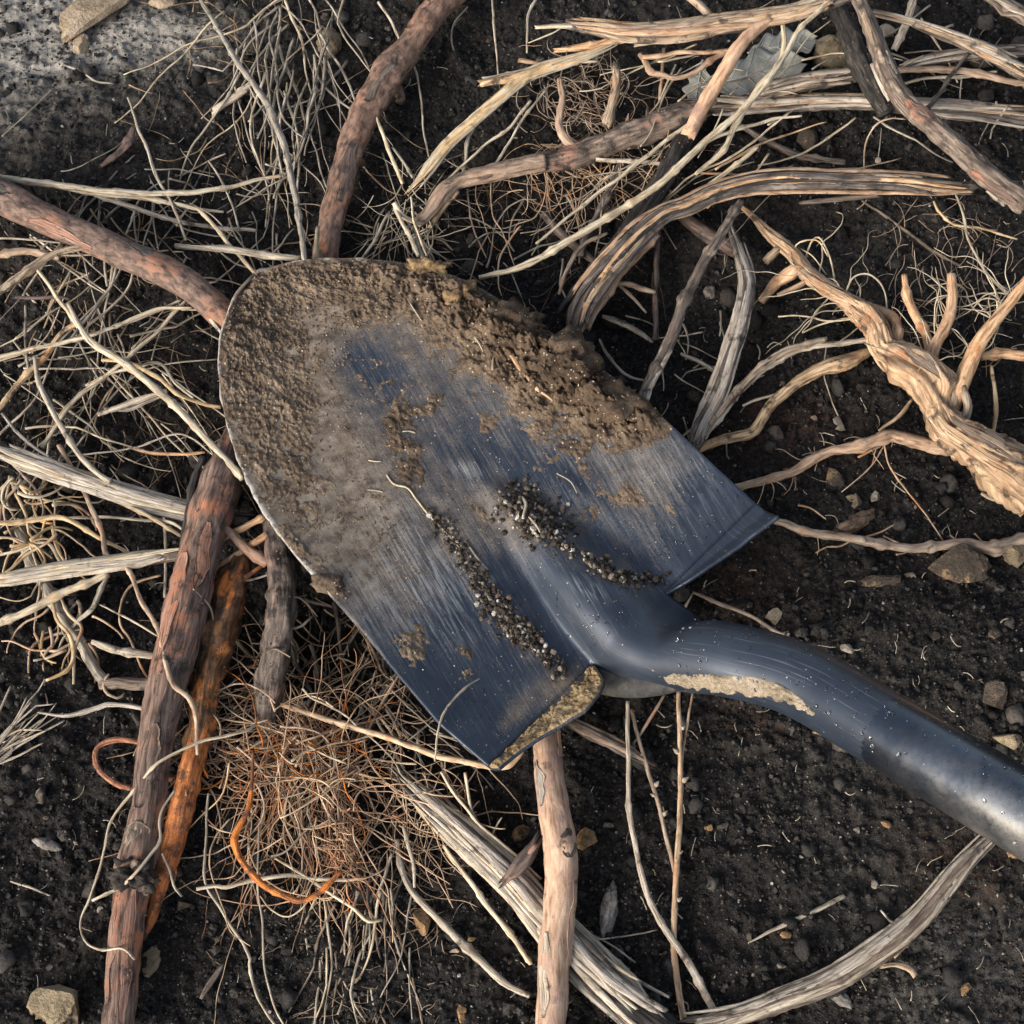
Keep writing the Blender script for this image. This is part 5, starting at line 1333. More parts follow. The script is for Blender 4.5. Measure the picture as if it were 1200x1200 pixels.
for (x, y, r_, m_, sq, lb) in [
    (983, 498, 10, 'palestone', (1, 0.9, 0.75), 'round tan pebble above the crooked side root of the twisted root'), (908, 725, 11, 'sandstone', (1, 0.95, 0.8), 'round tan pebble just above the shovel socket'),
    (914, 701, 7, 'palestone', (0.9, 1.1, 0.7), 'small pale pebble above the round tan pebble by the socket'), (990, 760, 8, 'palestone', (1.1, 0.9, 0.7), 'pale pebble beside the upper edge of the shaft'),
    (1030, 680, 17, 'darkstone', (1.4, 0.7, 0.6), 'flat dark stone buried in soil left of the large angular stone'), (1003, 590, 11, 'greystone', (1, 0.9, 0.7), 'brown pebble just above the rotten bark chunk'),
    (980, 562, 16, 'darkstone', (1, 0.9, 0.6), 'dark speckled stone below the crooked side root'), (1025, 584, 7, 'palestone', (1, 1, 0.7), 'small tan pebble right of the brown pebble above the bark chunk'),
    (955, 491, 6, 'sandstone', (1.1, 0.8, 0.7), 'tiny orange tan pebble left of the round tan pebble'), (1066, 678, 7, 'sandstone', (1.2, 0.8, 0.6), 'small tan pebble between flat dark stone and angular stone'),
    (1163, 818, 18, 'darkstone', (0.8, 1.1, 0.7), 'grey brown stone standing at the far right above the shaft'), (1180, 868, 16, 'greystone', (1.1, 0.8, 0.6), 'tan grey stone just above the shaft near the right edge'),
    (970, 858, 19, 'ochrestone', (1.4, 0.6, 0.6), 'reddish orange stone peeping out below the shaft'), (1037, 966, 6, 'ochrestone', (1, 1, 0.8), 'tiny orange pebble on the soil below the shaft'),
    (1004, 973, 5, 'palestone', (1, 0.9, 0.7), 'tiny grey pebble left of the tiny orange pebble'), (832, 971, 6, 'ochrestone', (1, 0.9, 0.7), 'tiny orange tan pebble right of the budding stem'),
    (921, 1095, 6, 'ochrestone', (1.2, 0.9, 0.7), 'tiny orange pebble under the short yellow straw piece'), (1025, 1037, 5, 'palestone', (1, 1, 0.7), 'tiny grey pebble above the curved split stick'),
    (1132, 1160, 7, 'ochrestone', (1, 1.1, 0.6), 'small reddish pebble in the grey soil at the lower right'), (915, 1132, 6, 'palestone', (1.3, 0.8, 0.6), 'tiny whitish pebble left of the curved split stick'),
    (1063, 1108, 5, 'palestone', (0.8, 1.2, 0.6), 'tiny pale pebble right of the curved split stick'), (1095, 745, 8, 'darkstone', (1, 0.9, 0.7), 'small dark pebble on the crumbly soil at the right'),
    (1165, 745, 11, 'darkstone', (1, 0.8, 0.7), 'dark stone among crumbs near the right edge'), (1187, 1000, 9, 'ochrestone', (1.1, 0.9, 0.5), 'reddish stone below the shaft at the right edge'),
    (685, 985, 22, 'ochrestone', (0.62, 1.15, 0.7), 'tan angular stone touching the right side of the smooth pink tan stick'), (715, 968, 6, 'palestone', (1.2, 0.8, 0.7), 'tiny whitish pebble right of the tan angular stone'),
    (497, 1078, 19, 'ochrestone', (1.0, 0.8, 0.6), 'ochre stone under the brown bent stick at the lower middle'), (553, 1101, 5, 'ochrestone', (1, 1, 0.8), 'tiny ochre pebble right of the ochre stone'), (532, 1115, 5, 'sandstone', (1.3, 0.7, 0.7), 'tiny tan pebble below the tiny ochre pebble'),
    (70, 1170, 31, 'greystone', (1.0, 0.95, 0.75), 'large tan grey angular stone at the lower left corner'), (540, 1187, 8, 'ochrestone', (0.8, 1.4, 0.6), 'small ochre stone at the bottom edge left of the pink tan stick'),
    (84, 1100, 6, 'palestone', (1, 0.8, 0.7), 'tiny white pebble left of the knobby dark root'), (118, 1066, 5, 'palestone', (1.1, 0.8, 0.7), 'tiny pale pebble just left of the root knot'), (47, 930, 6, 'palestone', (0.8, 1.3, 0.7), 'tiny pale chip on black soil at the left'),
    (215, 1062, 7, 'greystone', (1.2, 0.9, 0.6), 'small brown pebble right of the orange root tip'), (610, 978, 12, 'ochrestone', (1, 0.8, 0.6), 'tan stone half hidden left of the pink tan stick'), (176, 1128, 14, 'greystone', (0.8, 1.5, 0.6), 'grey brown stone pressed against the right side of the lower dark root')]:
    clod('stone' if r_ > 10 else 'pebble', x, y, r_ * 1.1, M[m_], lb, 'stone', 0, sq, amp=0.32, flat=0.34)
stem('twig', 'thin tan twig lying across the soil above the shovel socket', 'twig', 'tanroot', '812,694,6 845,708 880,722 905,738 925,746,3', [2.4, 3, 3, 2.6, 2], rough=0.2)
stem('straw', 'tiny upright pale straw in the gap between blade and socket', 'straw', 'straw', '800,722,2 804,710 812,695,6', [1.5, 1.8, 1.6])

# ================================================================== lower right
bundle('split_stick', 'curved weathered split stick sweeping along the bottom right under the shaft', 'stick', ['palewood', 'greybark', 'palewood', 'greystraw'],
    '1178,966,6 1150,992 1117,1027 1078,1070 1034,1111 984,1144 918,1171 868,1190 800,1206,4', [7, 9, 12, 13, 14, 14, 13, 12, 11], n=8, strand=0.4,
    extra=[('1172,978,8 1120,1035 1080,1085 1048,1120,8', [2.5, 4, 4, 3], 'orangewood'), ('1032,1132,4 1050,1130 1066,1136 1072,1144,4', [2.5, 3, 4, 4], 'tanwood', 'twig_stub'), ('1032,1066,10 1050,1082 1076,1076,12', [2, 2.4, 2], 'greystraw')])
stem('straw', 'short yellow straw piece lying alone on the bare soil at the lower right', 'straw', 'straw', '876,1104,2 905,1090 940,1075 990,1050,2', [1.2, 3, 3.4, 3.6], jag=0.5)
stem('root', 'pale bleached stem curving down from the shovel socket to the bottom edge', 'stem', 'palewood', '735,822,14 735,883 738,950 747,1007 763,1057 783,1093 802,1122 842,1195,2', [3, 3.6, 4, 4.2, 4.6, 5.5, 6, 6], rough=0.15)
def bud_stem(label, s, r, buds, mat='tanroot', lift=4):
    c, rr = path(s, lift, r, False, 0.4)
    e = root_empty('weed_stem', c[len(c) // 2], label, 'stem')
    put('stalk', geo(c, rr, rough=0.15, ridge=0.06), M[mat], e)
    T, N, B = frames(c)
    for u_, sg in buds:
        i = int(u_ * (len(c) - 1)); sz = random.uniform(0.0014, 0.0022)
        d = B[i] * sg * 0.8 - T[i] * 0.6 + N[i] * 0.2
        q = np.array([c[i] + d * k for k in np.linspace(0, sz * 2.6, 8)])
        put('bud', geo(q, sz * np.array([0.25, 0.3, 0.6, 0.75, 0.7, 0.5, 0.3, 0.1]), sides=10, ridge=0.25, rough=0.15), M['bud'], e)
bud_stem('right hand of the two budding weed stems below the socket', '795,810,12 797,883 797,950 793,1017 790,1083 791,1133 802,1198,2', [2.4, 3, 3.2, 3.4, 3.6, 3.8, 4], [(0.14, -1), (0.21, 1), (0.30, -1), (0.52, -1), (0.66, -1)])
bud_stem('thin budding weed stem slanting left of the right hand budding stem', '740,832,10 753,883 770,935 783,990 790,1022,4', [2, 2.4, 2.6, 2.6, 2.2], [(0.3, 1), (0.52, -1), (0.55, 1), (0.68, -1)])
stem('straw', 'short tan straw slanting between the bleached stem and socket', 'straw', 'tanroot', '778,815,10 760,845 742,872,6', [2, 2.6, 2.4])
stem('stem', 'thin reddish forked stem close to the right hand budding stem', 'stem', 'tanroot', '812,812,10 805,850 798,900,8', [2, 2.2, 1.8])
bundle('split_stick', 'short split orange and grey stick between shovel tread and bleached stem', 'stick', ['tanwood', 'orangewood', 'greybark'], '648,838,12 690,858 728,878 764,898,6', [5, 7, 7, 4], n=4, strand=0.5)
thick_root('stick', 'stout smooth pink tan stick standing from the shovel tread to the bottom edge', 'stick', 'stickwood',
    '636,825,8 641,862,12 645,905,14 650,950,14 656,1000,14 655,1050,12 650,1117,10 647,1215,8', [15, 16, 17, 18.5, 20, 19, 19, 17.5], ridge=0.05, rough=0.09,
    flakes=[(0.02, 0.2, -1.1, 0.4, 'stickwood'), (0.42, 0.5, -0.5, 0.5, 'greybark'), (0.55, 0.8, -1.0, 0.3, 'stickwood'), (0.2, 0.34, 0.9, 0.3, 'palewood'), (0.72, 0.95, 0.7, 0.35, 'palewood')], knots=[(0.46, -0.5, 0.6, 0.16), (0.8, 0.6, 0.8, 0.10)], main='main_stem')
bundle('split_stick', 'broad flat bundle of split grey straw fibres crossing under the pink tan stick', 'straw', ['blackbark', 'palewood', 'greystraw', 'straw', 'greybark', 'palewood'],
    '455,898,2 500,940,3 550,987,3 600,1034,3 634,1074,3 684,1127,3 734,1176,4 790,1220,4', [6, 13, 17, 19, 19, 22, 23, 23], n=13, strand=0.26, spread=1.15, fray=0.2,
    extra=[('520,990,6 555,1040 600,1098 622,1130,4', [3, 4, 4, 3], 'straw'), ('535,965,8 590,1010 640,1060 690,1120,6', [2, 3.4, 3.4, 2.4], 'straw'), ('680,1150,6 720,1185 760,1210,6', [3, 5, 5], 'greybark')])
bark = root_empty('bark_scrap', P(610, 1003, 0.012), 'torn purplish brown bark scrap hanging left of the pink tan stick', 'bark')
stem('bark_fibre', None, None, 'darkbark', '630,985,22 620,1000 606,1015 592,1028,16', [5, 9, 9, 4], parent=bark, flat=0.35, jag=2)
stem('bark_fibre', None, None, 'redbark', '627,990,24 612,1008 598,1030,16', [3, 4, 2], parent=bark, flat=0.4, jag=2)
stem('bark_fibre', None, None, 'darkbark', '618,1000,22 602,1020 598,1052,10', [2, 3, 1.5], parent=bark, flat=0.4, jag=2)
stem('stick', 'brown bent stick curving from the root tangle towards the bottom of the pink tan stick', 'stick', 'greystraw', '466,984,4 470,1013 483,1046 517,1081 557,1120 587,1147 620,1168,3', [3, 4.5, 5.5, 6, 6, 5.5, 4], rough=0.15)
stem('straw', 'tan straw joining the top of the brown bent stick', 'straw', 'straw', '472,968,8 478,990 484,1012 486,1040,6', [2.6, 3.2, 3, 2])
clod('bark_chip', 713, 1068, 22, M['greychip'], 'upright flaky grey bark chip right of the pink tan stick', 'bark', 0, (0.42, 1.35, 0.35), amp=0.35, rot=-0.15)
clod('bark_chip', 985, 1170, 12, M['greychip'], 'grey bark chip below the curved split stick', 'bark', 0, (1.3, 0.6, 0.4), amp=0.3, rot=-0.7)
clod('bark_chip', 56, 990, 15, M['greychip'], 'flat grey wood chip lying on black soil left of the knobby dark root', 'bark', 0, (1.25, 0.42, 0.4), amp=0.2, rot=-0.3)
stem('straw', 'thin white straw on the black soil left of the root knot', 'straw', 'palewood', '12,1033,2 35,1040 62,1051,2', [1.2, 1.8, 1.4])
stem('twig', 'dark twig lying right of the orange root tip', 'twig', 'greybark', '235,1170,2 248,1150 262,1130,3', [2, 4, 2.5])
for s_, r_, lb in [('545,905,16 557,960,10 592,995 634,1030,8', [2.4, 3, 3, 2.4], 'straw falling from the blade corner across to the pink tan stick'),
                   ('517,905,14 540,940 570,975 612,1008,10', [2.2, 2.6, 2.6, 2], 'second straw left of the one falling from the blade corner'),
                   ('570,992,6 578,975 588,958,10', [1.4, 1.8, 1.4], 'tiny straw crossing the straws below the blade corner'),
                   ('672,1084,6 720,1110 745,1128,3', [1.2, 1.6, 1.4], 'thin dry straw right of the pink tan stick'),
                   ('678,1090,8 715,1128 740,1142,3', [1.5, 1.8, 1.5], 'thin forked straw with a bud tip right of the pink tan stick'),
                   ('672,1080,8 695,1100 745,1095 770,1090,3', [1, 1.3, 1.2, 1], 'fine straight straw crossing behind the grey bark chip')]:
    stem('straw', lb, 'straw', 'straw', s_, r_)
stem('root', 'tan root lying level across the blade corner at the bottom of the shovel', 'root', 'tanroot', '330,826,12 366,838 400,848 440,860 467,868 510,884 547,893 590,898 607,888 618,866,24', [3.4, 4, 4.5, 5, 5, 5, 5, 4.5, 4, 2.5], rough=0.15)
stem('rootlet', 'fine pale root arching over the lower corner of the blade', 'rootlet', 'straw', '562,796,42 545,806,46 522,832,46 513,862,44 510,892,30', [1.2, 1.7, 1.9, 1.9, 1.5])

# ================================================================== lower left: dark roots and orange root
dk_, dkc, dkr = thick_root('root', 'thick dark purplish brown root running from under the blade to the bottom left edge', 'root', 'darkbark',
    '288,490,2 268,532,8 253,575,12 240,630,15 226,690,17 211,750,17 198,800,17 185,867,15 172,950,14 160,1012,14 152,1060,12 145,1120,10 136,1215,8', [17, 18, 23, 23, 25, 24, 22, 19, 19.5, 20.5, 19.5, 19, 18], ridge=0.18, rough=0.14,
    knots=[(0.12, 0.5, 1.1, 0.25), (0.745, 0.3, 0.9, 0.16), (0.735, -1.0, 0.6, 0.2), (0.76, 1.2, 0.6, 0.2)],
    flakes=[(0.28, 0.46, 0.5, 0.5, 'innerbark'), (0.22, 0.34, -0.3, 0.35, 'innerbark'), (0.55, 0.68, 0.2, 0.7, 'darkbark'), (0.80, 0.99, -0.3, 0.4, 'innerbark'), (0.82, 0.96, 0.8, 0.4, 'innerbark'), (0.46, 0.58, -0.7, 0.5, 'darkbark'), (0.70, 0.76, 0.3, 0.9, 'greybark'), (0.72, 0.79, -0.9, 0.7, 'blackbark')],
    branches=[('237,535,24 228,560 220,607 213,650,20', [3.5, 4.5, 4.5, 3.5], 'blackbark'), ('155,1012,32 162,1016 168,1022,26', [5, 6, 4], 'tanwood', 'stub'), ('142,1016,30 150,1012 162,1012,30', [4, 5, 3], 'redbark', 'stub'), ('226,690,38 245,710 252,735,20', [1.2, 1.5, 1.2], 'tanroot', 'rootlet')])
thick_root('root', 'orange root with rusty soil crust leaning along the right side of the thick dark root', 'root', 'crustroot',
    '284,655,2 268,705,5 255,752,6 243,800,8 234,850,10 224,890,10', [15, 21, 21, 18, 16, 13], rough=0.34, ridge=0.2, main='crusted_end',
    branches=[('240,835,8 232,862,10 220,910,12 208,965,13 197,1007,12 186,1045,10 176,1078,8 168,1102,5', [6, 12, 14, 14, 12, 9, 6, 2], 'orangeroot', 'peeled_end'), ('230,850,14 224,885 215,925,16', [2.5, 3.5, 2.5], 'tanroot', 'bark_fibre'), ('238,860,12 228,900 214,945,16', [2, 3, 2], 'orangeroot', 'bark_fibre'), ('262,690,14 258,715 255,735,14', [2, 3.5, 2.5], 'orangeroot', 'peeled_strip'), ('225,905,18 214,940 212,975,20', [1, 2, 1], 'orangeroot', 'bark_fibre'), ('208,955,18 204,985 195,1012,20', [1, 2, 0.8], 'orangeroot', 'bark_fibre'), ('232,870,18 236,895 244,912,16', [1.4, 1.8, 0.8], 'orangeroot', 'bark_fibre'), ('200,1000,14 206,1020 204,1035,12', [1, 1.4, 0.7], 'orangeroot', 'bark_fibre'), ('246,770,14 250,800 244,830,14', [1.5, 2.5, 1.2], 'orangeroot', 'peeled_strip')])
stem('root', 'small orange red loop of root sticking out left of the thick dark root', 'root', 'orangeroot', '195,868,4 167,870,10 133,868,12 113,878,12 115,900,12 137,917,10 157,923,8 182,918,4 207,910,6', [2.8, 3.3, 3.6, 3.5, 3.7, 3.4, 3.5, 3.2, 2.8], wob=0.9)
stem('root', 'bright orange curved root like a hook below the root hair ball', 'root', 'orangeroot', '296,880,22 294,925,20 289,950 276,977 275,990 284,1012 307,1037 330,1049 352,1056 375,1045 400,1020,18', [1.6, 2.6, 3.4, 3.9, 4.1, 4, 3.9, 3.7, 3.5, 3.2, 2.4])
stem('root', 'long wavy orange tan rootlet winding down in front of the thick dark root', 'root', 'tanroot', '68,522,14 90,560,12 104,588 118,622 123,648 130,655 150,668 167,706 183,736 191,762 203,802,36 220,818,34 230,843,28 231,884,26', [3.4, 3.4, 3.6, 4, 4.2, 3.8, 3.4, 3.4, 3.4, 3.6, 4, 4, 3.4, 2.6])
stem('rootlet', 'longest pale rootlet looping across the dark root and round its left side', 'rootlet', 'straw', '300,848,28 287,857 233,870,34 187,893,34 160,923,24 130,963,18 120,1007 107,1047 95,1077,10 100,1103 117,1113 143,1112,26 158,1125,24', [2, 2.2, 2.4, 2.4, 2.4, 2.2, 2, 2, 1.8, 1.8, 1.9, 1.9, 1.8])
stem('rootlet', 'pale crooked rootlet lying over the root knot', 'rootlet', 'straw', '108,1055,18 140,1040,28 160,1022,36 178,1000 188,985,34 187,962 192,945 206,925,30', [2.4, 2.6, 2.6, 2.4, 2.4, 2.2, 2, 1.8])
stem('rootlet', 'small hooked pale rootlet at the orange root tip', 'rootlet', 'straw', '190,1000,30 198,1018 205,1040 213,1050,16', [1.8, 2, 2, 2])
thick_root('root', 'upright soil dusted root just left of the blade edge, fading into the rootlet tangle', 'root', 'dustyroot',
    '318,600,6 323,635,10 330,675,12 331,710,12 324,760,10 318,800,6 314,838,0 316,880,-8', [12, 14, 17, 18, 17, 16, 14, 9], rough=0.26,
    branches=[('332,702,26 350,700 366,715 372,722,10', [1.6, 1.8, 1.6, 1.2], 'tanroot', 'rootlet'), ('336,738,18 352,735 366,722,16', [1.8, 1.8, 1.2], 'straw', 'rootlet'), ('313,765,24 322,760 340,770,24', [1.4, 1.4, 1.2], 'brownhair', 'rootlet')])
for s_, r_, m_, lb in [('257,633,12 282,620 309,606,18', [3.6, 4, 3.6], 'orangewood', 'upper of two orange sticks ending at the left blade edge'), ('246,670,8 280,648 313,626,18', [3.4, 4, 3.8], 'orangewood', 'lower of two orange sticks ending at the left blade edge'),
                       ('262,618,18 286,640 312,662,14', [4, 5.5, 5.5], 'stickwood', 'smooth brown stick crossing the two orange sticks'), ('270,702,18 276,684 290,675 308,662,14', [3, 4, 3.4, 2.2], 'orangeroot', 'short red orange root curving between dusted root and crusted root'),
                       ('283,682,16 300,678 318,672,18', [1.4, 1.8, 1.4], 'palewood', 'short white straw left of the soil dusted root')]:
    stem('stick' if 'stick' in lb else 'root', lb, 'stick' if 'stick' in lb else 'root', m_, s_, r_)
stem('rootlet', 'long pale rootlet hanging from the hair ball down to the bottom edge', 'rootlet', 'straw', '244,930,16 241,985 240,1033 260,1067 290,1117 293,1132 300,1165 325,1205,2', [1.8, 2, 2.2, 2.4, 2.6, 2.6, 2.4, 2])
stem('rootlet', 'second thin rootlet hanging parallel from the hair ball to the bottom edge', 'rootlet', 'straw', '303,965,16 302,1040 307,1080 310,1135 322,1180 335,1205,2', [1.5, 1.7, 1.7, 1.6, 1.6, 1.5])
stem('root', 'pale thick rootlet lying level through the orange hook root', 'rootlet', 'straw', '230,1042,12 250,1038 267,1040 307,1030 340,1026 372,1030 405,1032 430,1028,12', [2.8, 3.2, 3.4, 3.4, 3.2, 3, 2.8, 2])
stem('rootlet', 'curved thin rootlet sagging under the orange hook root', 'rootlet', 'straw', '305,1050,8 318,1066 338,1074 356,1062 366,1048,10', [1.3, 1.4, 1.4, 1.4, 1.2])
stem('rootlet', 'pale rootlet running from the orange hook down right to the straw stubs', 'rootlet', 'straw', '322,1006,14 350,1022 385,1045 415,1065 432,1079 448,1078,8', [1.6, 2.2, 2.4, 2.4, 2.4, 2])
bundle('split_stick', 'thick pale grey split stick from the left edge passing under the thick dark root', 'stick', ['palewood', 'palewood', 'straw', 'palewood'], '-30,520,16 0,530 50,547 100,566 150,583 220,598 295,610,6', [8, 9, 11, 11, 11, 10, 9], n=6, strand=0.45)
bundle('split_stick', 'forked pale grey stick ending at the thick dark root, below the thicker pale stick', 'stick', ['greystraw', 'palewood', 'straw'], '-30,685,16 0,681 67,671 133,662 180,655 216,650,24', [6, 7.5, 8, 8.5, 8, 7], n=5, strand=0.5,
    extra=[('90,662,20 150,650 190,646,26', [2, 3, 2.5], 'greybark')])
stem('stick', 'straight pale yellow straw rising to meet the forked pale grey stick', 'straw', 'straw', '-20,738,14 20,720 67,697 125,672,20', [6, 6, 6, 5.5])
stem('stem', 'grey branching weed stem under the joint of the pale straw and grey stick', 'stem', 'greystraw', '128,672,18 118,692 108,712 92,726 85,735,6', [3.5, 4, 4, 3, 2.4], rough=0.2)
stem('stick', 'mottled short stick poking left from the thick dark root', 'stick', 'greystraw', '108,752,8 125,758 150,765 190,771,14', [4, 5.5, 6, 6], rough=0.2)
stem('stick', 'second mottled stick lower down, poking left from the thick dark root', 'stick', 'greybark', '118,802,6 140,800 165,803 188,802,12', [5, 7, 7.5, 7], ridge=0.3)
stem('stick', 'pale bent stick above the straw broom reaching the thick dark root', 'stick', 'palewood', '45,836,12 80,838 112,830 125,826 150,828 176,834,16', [2, 3.4, 4, 4, 4, 3.6])

clod('soil_clump', 156, 1026, 17, M['soilclod'], 'crumbly dark soil clump stuck on the knot of the thick dark root', 'soil clump', 0, (1.25, 0.9, 0.7), amp=0.8, z0=0.026)
clod('soil_clump', 172, 1035, 11, M['mud'], 'small brown soil clump beside the crumbly clump on the dark root knot', 'soil clump', 0, (1.0, 0.9, 0.7), amp=0.8, z0=0.024)
# ================================================================== left tangle, drawn stem by stem
LT = [
 ('80,356,24 95,385 108,402 143,424 187,458 220,491 248,522 283,562,26', [3, 4, 5, 5.5, 5.5, 5.5, 5.2, 4.5], 'straw', 'stoutest pale straw slanting down right across the left tangle to the blade'),
 ('40,418,20 44,440 48,455 67,493 93,533 110,552 130,566,20', [2.4, 3.6, 4.2, 4.4, 4.4, 4.4, 4], 'straw', 'pale straw bowed downwards left of the stoutest straw, ending on the thick pale grey stick'),
 ('218,352,16 190,382 165,406 135,432 105,455 78,478 60,508 50,524,10', [2.4, 2.8, 3, 3.4, 3.8, 3.8, 3.4, 3], 'straw', 'straw running down left from near the blade tip under the stoutest straw'),
 ('120,422,16 150,425 180,440 207,460 235,472 258,477,18', [2.6, 3, 3.4, 3.4, 3, 2.6], 'yellowroot', 'orange yellow stem arching down right to the blade left edge'),
 ('100,452,14 130,438 160,430 186,426 205,448 226,466,12', [2, 2.4, 2.4, 2.6, 2.4, 2], 'straw', 'pale straw with a sharp hump just above the orange yellow stem'),
 ('-8,488,16 12,462 32,440 56,414 72,390 95,378,18', [3.4, 3.8, 3.8, 3.6, 3.4, 3], 'tanwood', 'brown tan stem rising steeply from the left edge'),
 ('-8,420,18 40,408 90,398 140,380 185,362 225,360,18', [3, 3.4, 3.4, 3.4, 3, 2.2], 'straw', 'long low arching straw from the left edge towards the blade tip'),
 ('-8,424,14 60,404 120,388 170,370 212,352,16', [2, 2.4, 2.4, 2.4, 2], 'straw', 'thinner straw right under the long low arching straw'),
 ('-10,350,18 18,330 46,308 72,294 105,287,20', [4.2, 4.8, 4.8, 4.2, 3.4], 'tanwood', 'stout mottled tan stem rising from the left edge to the thick red brown root'),
 ('-10,302,20 18,296 38,296 70,302,18', [3.6, 4, 3.8, 3], 'orangewood', 'short orange straw at the left edge just below the thick red brown root'),
 ('40,312,18 58,334 74,358 92,384,20', [2.8, 3.2, 3.2, 2.8], 'straw', 'straw crossing under the stout mottled stem down to the stoutest straw'),
 ('2,484,12 22,508 40,524 58,536,18', [2.4, 2.6, 2.6, 2.2], 'palewood', 'short pale straw at the left edge above the thick pale grey stick'),
 ('18,348,10 45,350 68,348 82,350,10', [2, 2.2, 2.2, 2], 'darkbark', 'short dark curled stem under the stout mottled stem'),
 ('60,300,10 90,318 118,338 128,344,8', [1, 1.3, 1.3, 1], 'palewood', 'fine white straw pointing down right under the thick red brown root'),
 ('35,278,14 60,300 100,330 122,344,8', [1, 1.3, 1.3, 1], 'palewood', 'fine white straw parallel and left of the other fine white straw'),
 ('138,304,14 132,330 118,352 100,375 80,400,10', [2, 2.4, 2.6, 2.4, 2], 'greystraw', 'grey stem curving down left below the thick red brown root'),
 ('158,312,14 150,338 130,360 108,378 92,394,10', [1.8, 2.2, 2.2, 2, 1.8], 'greystraw', 'second grey stem curving right beside the first below the root'),
 ('122,300,10 124,320 126,336,6', [2, 2.2, 2], 'greystraw', 'short seedy grey stem hanging straight under the thick red brown root'),
 ('222,348,18 240,364 262,392 276,410,16', [3, 3.4, 3.4, 3], 'greystraw', 'brown stick beside the blade tip under the thick red brown root'),
 ('30,358,8 30,385 30,410 34,435,6', [1.8, 2.2, 2, 1.8], 'greystraw', 'grey upright stem at the far left of the tangle'),
 ('150,434,10 145,410 138,392,8', [1.6, 1.8, 1.6], 'straw', 'short upright straw stub touching the stoutest straw'),
 ('115,485,4 145,475 170,466 196,458,6', [3, 4.5, 4.5, 3], 'palewood', 'flat pale grass blade lying low in the tangle'),
 ('122,478,2 150,480 175,470 196,462,4', [2, 3, 3, 2], 'greystraw', 'second flat grass blade lying under the flat pale grass blade'),
 ('70,536,10 120,530 160,524 198,510 222,512 252,535,14', [1.2, 1.4, 1.5, 1.5, 1.4, 1.2], 'palewood', 'thin whitish stem with a kink near the blade left edge'),
 ('150,525,10 175,530 205,532 240,530,12', [1.4, 2, 2, 1.4], 'orangewood', 'thin orange stem low beside the thin whitish stem'),
 ('-8,612,14 20,612 45,608 72,607 95,618 125,635 158,652,16', [3.6, 4, 4.2, 4, 3.6, 3.2, 2.6], 'yellowroot', 'long yellow root from the curly yellow roots to the forked grey stick'),
 ('70,607,10 115,606 150,608 180,610,10', [2, 2.6, 2.6, 2], 'greystraw', 'straight dull straw lying behind the long yellow root'),
 ('-8,652,10 20,645 54,636 68,655 76,668,12', [2.4, 2.6, 2.6, 2.6, 2.2], 'straw', 'straw with a sharp corner above the forked pale grey stick'),
 ('140,590,14 165,600 190,615 214,628,16', [2.8, 3.2, 3.2, 2.6], 'yellowroot', 'upper of the yellow strands leaving the thick pale grey stick'),
 ('152,588,12 178,606 200,612 216,622,16', [2.4, 2.8, 2.8, 2.4], 'straw', 'lower of the yellow strands leaving the thick pale grey stick'),
 ('188,674,8 160,682 146,696 140,718 142,735 152,750 164,778 174,796,6', [1.8, 2, 2, 2, 2, 2, 2, 1.6], 'tanroot', 'thin brown rootlet looping between the grey stick and the mottled sticks'),
 ('115,708,12 150,725 186,746,20', [1.2, 1.6, 1.4], 'palewood', 'straight fine white straw touching the wavy orange tan rootlet'),
 ('192,600,6 194,640 193,700,4', [2.6, 3, 2.8], 'greystraw', 'grey upright stem just left of the thick dark root'),
 ('58,735,8 62,755 56,762 50,772 58,770 78,762,8', [2.2, 2.6, 2.6, 2.4, 2.2, 2], 'tanroot', 'curled yellow root below the pale yellow straw'),
 ('62,705,10 66,725 82,745 86,765 78,785 54,797,6', [2.4, 3, 3.2, 3.2, 3, 2.4], 'yellowroot', 'thick curled yellow root ending in a hook on the black soil'),
 ('72,700,10 80,720 96,735 88,760 86,802,6', [2.4, 2.8, 2.8, 2.6, 2], 'yellowroot', 'yellow root hanging straight beside the hooked yellow root'),
 ('128,790,10 122,800 125,812 138,818 146,812,10', [2, 2.2, 2.2, 2, 1.8], 'tanroot', 'small curled rootlet below the second mottled stick'),
]
for s_, r_, m_, lb in LT:
    nm = 'root' if 'root' in m_ else 'straw' if 'straw' in lb else 'stem'
    stem(nm, lb, {'root': 'root', 'straw': 'straw', 'stem': 'stem'}[nm], m_, s_, r_)
# stout old stem lying deep under the curly yellow roots
stem('stem', 'old grey stem lying deep under the curly yellow roots towards the lower left', 'stem', 'greystraw', '22,620,-4 40,665 62,700 90,745 112,790 132,806,0', [6, 7, 7, 6.5, 6, 5], ridge=0.3)

def curve_px(x, y, L, a, curl, z0, z1, r, arc=0.0):
    """a free stem in picture units: start, length, heading (deg), bend"""
    n = max(6, int(L / 5)); st = L / n
    sd = random.uniform(0, 900); t = np.arange(n) * st
    ang = R(a) + curl * (1.0 * perlin(t / 55.0, sd, 0.5) + 0.35 * perlin(t / 15.0, sd, 5.5)) + R(arc) * (t / L - 0.5)
    for _ in range(random.choice([0, 1, 1, 2])):                    # sharp bends at joints
        ang = ang + R(random.gauss(0, 17)) * (t > L * random.uniform(0.15, 0.85))
    X = np.concatenate([[x], x + np.cumsum(np.cos(ang) * st)]); Y = np.concatenate([[y], y + np.cumsum(np.sin(ang) * st)])
    Z = np.linspace(z0, z1, n + 1) + 3.0 * perlin(np.arange(n + 1) * st / 40.0, sd, 8.5)
    w = P(X, Y, 0.0)
    Z = np.maximum(Z / 1000 + soil_base(w[:, 0], w[:, 1]), soil_lo(w[:, 0], w[:, 1]) + 0.0012)
    c = P(X, Y, Z)
    rr = np.full(n + 1, r * mpp(c[0]))
    return c, rr

